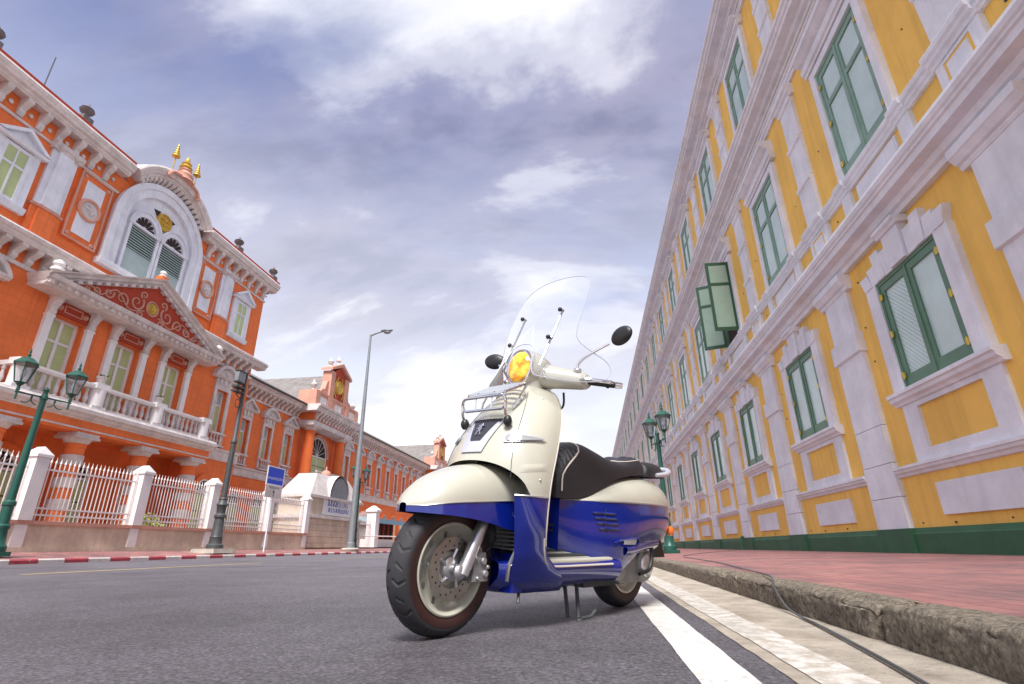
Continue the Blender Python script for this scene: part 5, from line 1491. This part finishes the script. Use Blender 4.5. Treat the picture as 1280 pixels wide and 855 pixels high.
# grille with silver V surround and emblem on the nose
def nose_patch(z0, z1, wb, wt, out_, nz=10, nv=10):
    rows = []
    for i in range(nz+1):
        t = i/nz; z = z0+(z1-z0)*t; w = wb+(wt-wb)*t; row = []
        for k in range(nv+1):
            v = -w+2*w*k/nv; ue, un, W = table(SH, z)
            c = min(abs(v)/W, 1)**(1/.92); th = math.acos(c); u = ue+(un-ue)*abs(sin(th))**.86
            row.append((u+out_, v, z))
        rows.append(row)
    return rows
def band_patch(z0, z1, f0, f1, out_, nz=12):     # strip between two half-width functions, one side
    rows = []
    for i in range(nz+1):
        t = i/nz; z = z0+(z1-z0)*t; row = []
        for k in range(7):
            v = f0(t)+(f1(t)-f0(t))*k/6; ue, un, W = table(SH, z); c = min(abs(v)/W, 1)**(1/.92); u = ue+(un-ue)*sin(math.acos(c))**.86
            row.append((u+out_, v, z))
        rows.append(row)
    return rows
q = MB(); q.grid(nose_patch(.705, .862, .062, .098, .007)); gs = part(q, 'nose_badge', 'silverpaint', shield, smooth=60)
q = MB(); q.grid(nose_patch(.758, .850, .030, .070, .010)); part(q, 'grille', 'grille', shield, smooth=60)
q = MB(); q.grid(nose_patch(.850, .864, .086, .090, .011, 3)); part(q, 'badge_hood', 'black', shield, smooth=60)
# small rampant-lion emblem
LI = [(-.7, -1), (-.45, -1), (-.3, -.55), (-.05, -.35), (.12, -.55), (.1, -1), (.4, -1), (.42, -.5), (.3, -.15), (.38, .1), (.75, -.05), (.85, .15), (.45, .38), (.38, .5), (.7, .62), (.72, .85), (.45, .75), (.25, 1), (.0, 1), (-.12, .72), (-.35, .8), (-.6, .6), (-.45, .5), (-.2, .5), (-.22, .25), (-.5, .1), (-.35, -.1), (-.25, -.25), (-.55, -.6)]
q = MB(); S_ = .027
q.v = []
def npt(v, z, o_):
    ue, un, W = table(SH, z); c = min(abs(v)/W, 1)**(1/.92); return (ue+(un-ue)*sin(math.acos(c))**.86+o_, v, z)
q.v = [npt(-x*S_, .812+y*S_, .018) for x, y in LI]+[npt(-x*S_, .812+y*S_, .010) for x, y in LI]
m_ = len(LI); q.f = [tuple(range(m_))]+[(i, (i+1) % m_, m_+(i+1) % m_, m_+i) for i in range(m_)]; q.mi = [0]*len(q.f)
part(q, 'lion_emblem', 'chrome', shield, smooth=20)

# panel seams
for sy in (-1, 1):
    q = MB(); P_ = []
    for k in range(25):
        z = .60+.42*k/24; p = Vector(shp(z, (.50+.10*k/24)*pi/2)); P_.append((p.x+.0006, sy*(p.y+.0006), p.z))
    q.tube(P_, .0014, 5); part(q, 'panel_seam', 'grille', shield)
for (z, th) in ((.60, .14), (.985, .3)):
    for sy in (-1, 1):
        p = shp(z, th*pi/2); q = MB(); q.ball((p[0]+.001, sy*(p[1]+.001), z), .005, .005, .005, 8, 6); part(q, 'screw', 'alu', shield)

# ---- front rack
def rtube(P_, r, n=8, closed=False): q = MB(); q.tube(P_, r, n, closed); return q
def rrect(c, ax, ay, w, h, rad, k=5):      # rounded rectangle loop
    out = []; c, ax, ay = Vector(c), Vector(ax), Vector(ay)
    for sx, sy, a0 in ((1, 1, 0), (-1, 1, pi/2), (-1, -1, pi), (1, -1, 1.5*pi)):
        for i in range(k+1):
            a = a0+pi/2*i/k; out.append(c+ax*(sx*(w-rad)+rad*cos(a))+ay*(sy*(h-rad)+rad*sin(a)))
    return out
rk = part(rtube(rrect((1.105, 0, 1.012), (0, 1, 0), (.90, 0, -.43), .118, .10, .04), .0065, 8, True), 'front_rack', 'chrome')
for k in range(5):
    u = 1.040+.034*k; z = 1.012-(u-1.105)*.478
    q = MB(); q.box(u-.007, u+.007, -.115, .115, z-.007, z+.007); part(q, 'rack_bar', 'chrome', rk, smooth=20)
part(rtube(rrect((1.19, 0, .930), (0, 1, 0), (.15, 0, .98), .136, .030, .028), .0068, 8, True), 'rack_hoop', 'chrome', rk)
for k in (-1, 1):
    part(rtube([(1.19, k*.05, .900), (1.19, k*.05, .985)], .004, 6), 'rack_bar', 'chrome', rk)
    part(rtube(crom([(1.19, k*.134, .925), (1.185, k*.134, .88), (1.165, k*.132, .855), (1.135, k*.130, .845)], 4), .0065, 8), 'rack_leg', 'chrome', rk)
    q = MB(); q.ball((1.168, k*.134, .846), .020, .020, .026, 10, 8); part(q, 'rubber_foot', 'black', rk)
    part(rtube([(1.03, k*.115, 1.035), (1.08, k*.112, .96), (1.10, k*.10, .92)], .006, 6), 'rack_stay', 'chrome', rk)

# ---- headset, headlight, bars
def ell_loft(keys, nn_=24, p=1.0):      # keys: (u, v, z, ru, rz) sections perpendicular to v, ellipse in u-z
    rows = []
    for (u, v, z, ru, rz) in keys: rows.append([(u+ru*cos(2*pi*k/nn_), v, z+rz*sin(2*pi*k/nn_)) for k in range(nn_)])
    return rows
def dense(keys, m=6):
    out = []
    for i in range(len(keys)-1):
        for k in range(m):
            x = keys[i][1]+(keys[i+1][1]-keys[i][1])*k/m
            r_ = table([(kk[1], kk[0], kk[2], kk[3], kk[4]) for kk in keys], x); out.append((r_[0], x, r_[1], r_[2], r_[3]))
    out.append(keys[-1]); return out
rows = []
PODK = [(.700, 1.125, .010, .010), (.715, 1.13, .050, .045), (.76, 1.14, .085, .075), (.82, 1.150, .102, .097), (.88, 1.157, .100, .104), (.925, 1.160, .090, .099), (.950, 1.160, .080, .091)]
for i in range(40):
    u = .700+.25*i/39; zc, ry, rz = table(PODK, u); rows.append([(u+.06*(zc-(zc+rz*sin(2*pi*k/36))) if False else u-.10*rz*sin(2*pi*k/36), ry*cos(2*pi*k/36), zc+rz*sin(2*pi*k/36)) for k in range(36)])
q = MB(); q.grid(rows, close_u=True); pod = part(q, 'headset', 'cream', st=True, smooth=60)
q = MB(); q.tube([(.952-.10*.09*sin(2*pi*k/36), .076*cos(2*pi*k/36), 1.160+.089*sin(2*pi*k/36)) for k in range(36)], .0085, 8, True); part(q, 'headlight_ring', 'chrome', pod, st=True)
rows = []
for i in range(9):
    a = pi/2*i/8; rr = cos(a)
    rows.append([(.952+.030*sin(a)-.10*.098*rr*sin(2*pi*k/36), max(rr, .002)*.071*cos(2*pi*k/36), 1.160+max(rr, .002)*.084*sin(2*pi*k/36)) for k in range(36)])
q = MB(); q.grid(rows, close_u=True); part(q, 'headlight', 'lens', pod, st=True, smooth=60)
for sy in (-1, 1):
    kk = dense([(.845, .03, 1.135, .075, .075), (.83, .09, 1.128, .070, .064), (.805, .15, 1.118, .062, .056), (.775, .21, 1.108, .052, .050), (.755, .255, 1.10, .042, .043), (.748, .272, 1.098, .030, .032)], 5)
    q = MB(); q.grid(ell_loft([(a, sy*b_, c, d, e) for a, b_, c, d, e in kk]), close_u=True); q.ball((.748, sy*.27, 1.098), .03, .006, .032, 12, 6)
    part(q, 'handlebar_cover', 'cream', pod, st=True, smooth=60)
    q = MB(); q.tube([(.752, sy*.26, 1.098), (.70, sy*.315, 1.093), (.655, sy*.365, 1.088)], .0165, 12); part(q, 'grip', 'black', pod, st=True)
    q = MB(); q.tube([(.655, sy*.365, 1.088), (.652, sy*.369, 1.0875), (.628, sy*.393, 1.085)], [.012, .017, .015], 12); part(q, 'bar_end', 'chrome', pod, st=True)
    q = MB(); q.tube([(.68, sy*.338, 1.0905), (.672, sy*.347, 1.0895)], .021, 12); part(q, 'grip_flange', 'black', pod, st=True)
    q = MB(); q.tube(crom([(.79, sy*.245, 1.098), (.785, sy*.285, 1.098), (.745, sy*.335, 1.094), (.70, sy*.385, 1.088)], 6), [.009]*18+[.006], 8); part(q, 'brake_lever', 'chrome', pod, st=True)
    q = MB(); q.ball((.785, sy*.235, 1.150), .022, .022, .014, 10, 6); q.tube(crom([(.785, sy*.235, 1.15), (.782, sy*.24, 1.185), (.765, sy*.285, 1.225), (.715, sy*.375, 1.285)], 6), .0062, 8); part(q, 'mirror_stem', 'alu', pod, st=True)
    q = MB()
    rows = []
    A_ = Vector((.25, sy*.93, .12)).normalized()   # long axis
    B_ = Vector((.0, -sy*.12, .99)).normalized(); Cc = A_.cross(B_)
    q.ball((0, 0, 0), 1, 1, 1, 20, 14)
    ctr = Vector((.692, sy*.432, 1.322))
    q.v = [tuple(ctr+A_*p[0]*.070+B_*p[2]*.047+Cc*p[1]*.024) for p in q.v]
    part(q, 'mirror', 'black', pod, st=True, smooth=60)
    q = MB(); q.tube(crom([(.74, sy*.12, 1.06), (.72, sy*.10, .99), (.78, sy*.06, .95), (.82, sy*.05, 1.0)], 6), .006, 6); part(q, 'control_cable', 'black', pod, st=True)

q = MB(); q.grid([[(uc+ru*cos(2*pi*k/28), rv*sin(2*pi*k/28), z) for k in range(28)] for z, uc, ru, rv in ((1.0, .90, .085, .085), (1.04, .885, .082, .082), (1.075, .875, .078, .080), (1.11, .872, .082, .085))], close_u=True); part(q, 'steering_neck', 'cream', pod, st=True, smooth=60)

# ---- windscreen
def wsu(z, v):
    c = table([(1.10, 2.6), (1.25, 2.2), (1.40, 1.2), (1.60, .7), (1.75, .6)], z)[0]
    return 1.035-.60*(z-1.12)-c*v*v
OUT = [(0, 1.285), (.05, 1.275), (.088, 1.235), (.105, 1.16), (.13, 1.10), (.18, 1.08), (.27, 1.07), (.345, 1.09), (.365, 1.14), (.35, 1.195), (.305, 1.24), (.262, 1.285), (.245, 1.33), (.248, 1.42), (.247, 1.54), (.238, 1.64), (.215, 1.70), (.17, 1.735), (.09, 1.752), (0, 1.757)]
half = crom([(v, z, 0) for v, z in OUT], 5)
loop = [(p.x, p.y) for p in half]+[(-p.x, p.y) for p in half[-2:0:-1]]
q = MB(); rows = []
m2 = len(loop)
for j in range(13):
    t = j/12
    rows.append([(wsu(1.42+(z-1.42)*t, v*t), v*t, 1.42+(z-1.42)*t) for v, z in loop])
base = q.add([rows[0][0]])
q.grid(rows[1:], close_u=True)
for k in range(m2): q.face((base, base+1+(k+1) % m2, base+1+k))
ws = part(q, 'windscreen', 'acrylic', st=True, smooth=60)
MT['edge'] = mat('acrylic_edge', (0.40, 0.42, 0.47), 0.3, 0.0)
q = MB(); q.tube([(wsu(z, v), v, z) for v, z in loop], .0023, 5, True); part(q, 'windscreen_edge', 'edge', ws, st=True)
for sy in (-1, 1):
    P_ = [(.87, sy*.118, 1.10), (wsu(1.17, .12)-.03, sy*.120, 1.16), (wsu(1.32, .13)-.022, sy*.128, 1.32), (wsu(1.50, .13)-.018, sy*.130, 1.50)]
    q = MB(); q.tube(P_, .0058, 8); part(q, 'screen_strut', 'chrome', ws, st=True)
    for z in (1.315, 1.495):
        u = wsu(z, .13); q = MB(); q.ball((u+.006, sy*.130, z), .012, .012, .012, 10, 8); q.tube([(u-.022, sy*.13, z), (u, sy*.13, z)], .008, 8); part(q, 'screen_clamp', 'black', ws, st=True)

# ---- floorboard
rows = []
for i in range(25):
    u = .38+(1.15-.38)*i/24; w = table([(.38, .245), (.55, .225), (.75, .222), (.9, .226), (1.0, .216), (1.08, .18), (1.15, .12)], u)[0]; zb = table([(.38, .185), (.6, .16), (1.03, .145), (1.15, .16)], u)[0]
    half = [(w-.05, .272), (w-.018, .272), (w-.003, .262), (w, .240), (w-.008, .208), (w-.04, .178), (w-.09, zb), (0, zb-.008)]
    rows.append([(u, v, z) for v, z in half]+[(u, -v, z) for v, z in half[-2::-1]])
rows = [r_+[(r_[-1][0], 0, .325)] for r_ in rows]
q = MB(); q.grid(rows, close_u=True); fb = part(q, 'floorboard', 'bluepaint', smooth=50)
q = MB(); q.face(q.add([(0, 0, 0)]*0) and () or ()) if False else None
def matz(v): return .334-.062*(abs(v)/.20)**1.2
def matstrip(v0, v1, o_): return [[(u, v0+(v1-v0)*k/4, matz(v0+(v1-v0)*k/4)+o_) for k in range(5)] for u in (.41, .6, .8, .985)]
q = MB(); q.grid([[(u, -.20+.40*k/16, matz(-.20+.40*k/16)) for k in range(17)] for u in (.40, .6, .8, .99)]); part(q, 'floor_mat', 'cream', fb, recalc=False)
for v in (.035, .085, .135):
    for sg in (1, -1):
        q = MB(); q.grid(matstrip(sg*v, sg*(v+.026), .004)); part(q, 'mat_strip', 'matstrip', fb, recalc=False)
for sg in (1, -1):
    q = MB(); q.tube([(u, sg*(.202 if u < .95 else .195), .273) for u in (.42, .5, .6, .7, .8, .9, .98)], .014, 10); part(q, 'floor_lip', 'cream', fb)
for sy in (-1, 1):
    q = MB(); q.tube(crom([(1.030, sy*.252, .37), (1.012, sy*.243, .315), (.985, sy*.232, .275), (.93, sy*.226, .258), (.80, sy*.224, .255), (.60, sy*.226, .255), (.45, sy*.236, .256)], 6), .005, 6); part(q, 'floor_piping', 'piping', fb)

# ---- rear body
RBK = [(-.46, .030, .455, .500, .545), (-.447, .065, .430, .515, .580), (-.405, .120, .405, .535, .635), (-.335, .170, .385, .548, .680), (-.21, .222, .368, .552, .712), (-.05, .252, .350, .553, .722), (.10, .262, .320, .552, .715), (.24, .262, .255, .550, .692), (.36, .250, .200, .548, .655), (.47, .218, .185, .545, .610), (.56, .178, .195, .543, .575), (.64, .142, .240, .541, .560), (.70, .118, .290, .540, .552), (.735, .100, .305, .538, .545)]
def rsec(u, kind):
    hw, zb, zs, zt = table(RBK, u); out = []
    if kind == 0:                # blue flank: from the bottom edge up to the strip
        for k in range(15):
            t = k/14; z = zb+(zs-zb)*t
            v = hw*(.80+.20*sin(min(1, t*1.35)*pi/2)) - .014*max(0, t-.6)
            out.append((u, v, z))
        out.insert(0, (u, hw*.72, zb+.004))
    else:                        # cream top
        for k in range(21):
            a = pi/2*k/20; out.append((u, (hw-.006)*max(0, cos(a))**.9, zs+(zt-zs)*sin(a)**.9))
    return out
us2 = [-.46+(.735+.46)*i/60 for i in range(61)]
q = MB(); q.grid([rsec(u, 1)+[(a, -b_, c) for a, b_, c in rsec(u, 1)[-2::-1]] for u in us2]); rb_ = part(q, 'rear_body', 'cream', smooth=60)
for sy in (-1, 1):
    q = MB(); q.grid([[(a, sy*b_, c) for a, b_, c in rsec(u, 0)] for u in us2]); part(q, 'side_panel', 'bluepaint', rb_, smooth=60)
    q = MB(); q.tube([(u, sy*(table(RBK, u)[0]-.004), table(RBK, u)[2]+.001) for u in us2 if u < .52], .0045, 6); part(q, 'side_trim', 'alu', rb_)
    for k in range(4):           # cooling louvres
        u0, u1 = .55-.010*k, .42-.008*k; z = .490-.024*k; q = MB(); P_ = []
        for j in range(9):
            u = u0+(u1-u0)*j/8; hw, zb, zs, zt = table(RBK, u); t = (z-zb)/(zs-zb); v = hw*(.80+.20*sin(min(1, t*1.35)*pi/2)) - .014*max(0, t-.6)
            P_.append((u, sy*(v+.002), z))
        q.tube(P_, [.002]+[.005]*7+[.002], 6); part(q, 'louvre', 'bluepaint', rb_)
        q = MB(); q.tube([(a, b_+sy*.002, c-.006) for a, b_, c in P_], .0022, 6); part(q, 'louvre_slot', 'black', rb_)
    # foot-peg cover and recess
    def onside(u, z, o_):
        hw, zb, zs, zt = table(RBK, u); t = (z-zb)/(zs-zb); return (u, sy*(hw*(.80+.20*sin(min(1, t*1.35)*pi/2))-.014*max(0, t-.6)+o_), z)
    q = MB(); q.tube([onside(u, z, .003) for u, z in ((.395, .365), (.31, .372), (.225, .376), (.20, .358), (.225, .338), (.31, .335), (.395, .338), (.42, .352))], .006, 6, True); part(q, 'peg_recess', 'bluepaint', rb_)
    q = MB(); q.grid([[onside(u, z, .006) for u in (.36, .32, .28, .24)] for z in (.345, .368)]); part(q, 'footpeg_cover', 'silverpaint', rb_)
    q = MB(); rows = [[onside(u, .30+.05*j/4+.06*(.15-u), .001+.014*sin(pi*j/4)) for u in [.33-.05*k for k in range(10)]] for j in range(5)]
    q.grid(rows); part(q, 'panel_crease', 'bluepaint', rb_, smooth=60)
    q = MB(); q.ball((-.38, sy*.15, .415), .03, .022, .03, 10, 8); part(q, 'rear_indicator', 'amber', rb_, smooth=60)
for sy in (-1, 1):
    q = MB(); q.tube([(.475+.02*cos(k*.4), sy*(table(RBK, .475)[0]*(.80+.20*sin(min(1, (.21+.32*k/20-.19)/.36*1.35)*pi/2))+.0008), .21+.32*k/20) for k in range(20)], .0013, 5); part(q, 'panel_seam', 'grille', rb_)
# blue front face under the seat
rows = []
for z in [.295+.26*i/12 for i in range(13)]:
    rows.append([(.755-.012*(v/.1)**2-.02*(z-.3), v, z) for v in (-.112, -.10, -.08, -.04, 0, .04, .08, .10, .112)])
q = MB(); q.grid(rows); part(q, 'underseat_panel', 'bluepaint', rb_, smooth=60)
for z in (.392, .415):
    q = MB(); q.box(.738, .758, -.085, .085, z, z+.011); part(q, 'panel_slot', 'black', rb_)
q = MB(); q.ball((-.445, 0, .50), .03, .09, .035, 12, 8); part(q, 'tail_light', 'amber', rb_, smooth=60)
q = MB(); q.tbox(-.40, -.20, -.10, .10, .26, .40, .03, .02); part(q, 'rear_hugger', 'black', rb_)

# ---- seat
SE = [(.775, .105, .545, .585), (.768, .118, .545, .66), (.74, .130, .545, .725), (.69, .140, .547, .782), (.62, .150, .552, .818), (.54, .158, .572, .838), (.44, .168, .615, .818), (.33, .178, .662, .786), (.20, .180, .692, .778), (.08, .174, .708, .806), (.01, .165, .716, .828), (-.035, .158, .720, .812), (-.05, .150, .722, .790)]
def seat_rows(K, u0, u1, n, rib=None):
    rows = []
    for i in range(n+1):
        u = u0+(u1-u0)*i/n; hw, zb, zt = table(sorted(K), u); row = []
        for k in range(33):
            a = pi*k/32; c = cos(a); s = sin(a)
            dz = rib(u, c) if rib else 0
            row.append((u, hw*math.copysign(abs(c)**.6, c), zb+(zt-zb)*s**.55+dz*s))
        rows.append(row)
    return rows
def ribf(u, c):
    d = 0
    if u > .60 and abs(c) < .8: d = -.014*max(0, cos(2*pi*(u-.60)/.028))**3
    if -.03 < u < .16 and abs(c) < .65: d = -.009*max(0, cos(2*pi*(c*7)))**4
    return d
q = MB(); q.grid(seat_rows(SE, -.05, .775, 220, ribf)); q.face(list(range(33))); q.face([220*33+k for k in range(33)][::-1])
seat = part(q, 'seat', 'leather', smooth=50)
SP = [(-.085, .135, .715, .765), (-.105, .148, .715, .800), (-.15, .152, .716, .815), (-.26, .146, .718, .820), (-.34, .130, .722, .818), (-.39, .11, .726, .802), (-.405, .09, .73, .785)]
q = MB(); q.grid(seat_rows(SP, -.405, -.085, 50)); q.face(list(range(33))); q.face([50*33+k for k in range(33)][::-1]); part(q, 'pillion_pad', 'leather', seat, smooth=50)
def seat_pt(u, c, o_=.002, K=SE):
    hw, zb, zt = table(sorted(K), u); s = sqrt(max(0, 1-c*c)); return (u, hw*math.copysign(abs(c)**.6, c)+math.copysign(o_, c), zb+(zt-zb)*s**.55+o_)
for sy in (-1, 1):
    P_ = [seat_pt(.735-.0, sy*.995)]+[seat_pt(.73-.02*k/6, sy*(.99-.10*k/6)) for k in range(7)]+[seat_pt(.70-.10*k/10, sy*(.88-.10*k/10)) for k in range(1, 11)]
    P_ += [seat_pt(.59-.10*k/6, sy*(.78-.78*k/6*.0)) for k in range(1, 1)]
    P_ = [seat_pt(u, sy*c) for u, c in ((.745, .999), (.742, .97), (.735, .93), (.715, .90), (.69, .87), (.66, .83), (.63, .78), (.60, .70), (.585, .55), (.575, .35), (.57, .15), (.57, .0))]
    q = MB(); q.tube(P_, .0042, 6); part(q, 'seat_piping', 'piping', seat)
P_ = [seat_pt(u, c) for u, c in ((.21, 0), (.205, .3), (.18, .5), (.13, .66), (.07, .74), (.0, .78), (-.03, .80))]
q = MB(); q.tube(P_, .0035, 6); q.tube([(a, -b_, c) for a, b_, c in P_], .0035, 6); part(q, 'seat_piping', 'piping', seat)
# grab rail
P_ = crom([(-.20, .155, .735), (-.30, .165, .748), (-.385, .150, .768), (-.445, .10, .785), (-.465, .0, .79), (-.445, -.10, .785), (-.385, -.150, .768), (-.30, -.165, .748), (-.20, -.155, .735)], 6)
q = MB(); q.tube(P_, [.010+.010*sin(pi*k/(len(P_)-1))**.6 for k in range(len(P_))], 12); part(q, 'grab_rail', 'silverpaint', rb_, smooth=60)

# ---- engine, swing arm, stand
q = MB(); q.axlathe([(.001, .175), (.06, .175), (.085, .165), (.095, .14), (.095, .08)], (-.02, 0, .235), 28); q.axlathe([(.001, .168), (.05, .168), (.075, .158), (.08, .10)], (.26, 0, .235), 24); q.tbox(-.02, .26, .09, .160, .15, .322, .0, .01)
eng = part(q, 'transmission_case', 'cast', smooth=40)
q = MB(); q.axlathe([(.001, .192), (.045, .190), (.062, .18), (.066, .17)], (-.02, 0, .235), 24); part(q, 'fan_cover', 'alu', eng, recalc=False)
q = MB(); q.tube(crom([(-.05, .19, .33), (-.04, .195, .27), (.0, .195, .21), (.08, .18, .19)], 6), .010, 8); part(q, 'kick_lever', 'black', eng)
q = MB(); q.tbox(.10, .50, -.09, .10, .135, .24, .03, .02); part(q, 'engine_block', 'iron', eng)
for sy in (-1, 1):
    q = MB(); P_ = [(-.06+.012*cos(k*.9), sy*.15+.022*sin(k*.9)*.4, .27+.006*k*.8) for k in range(40)]; q.tube([(-.05+.022*cos(k*.8), sy*.135+.022*sin(k*.8), .28+.0042*k) for k in range(48)], .005, 5); part(q, 'shock_spring', 'black', eng)
q = MB(); q.tube([(.0, -.14, .20), (-.10, -.15, .24), (-.42, -.16, .30)], [.04, .055, .05], 14); part(q, 'silencer', 'cast', eng)
for dx, yb in ((.0, .165), (.035, .12)):
    q = MB(); q.tube([(.585+dx, yb-.05, .165), (.635+dx*.6, yb+.0, .012+LEAN*0+.012)], .0095, 8); part(q, 'stand_leg', 'iron', eng)
q = MB(); q.tube([(.632, .175, .025), (.57, .19, .03), (.545, .20, .055)], .0075, 8); q.ball((.636, .172, .018), .022, .016, .008, 8, 6); part(q, 'stand_foot', 'iron', eng)
q = MB(); q.tube([(1.03, .13, .16), (1.05, .145, .115)], .006, 6); part(q, 'drain_hose', 'black', shield)
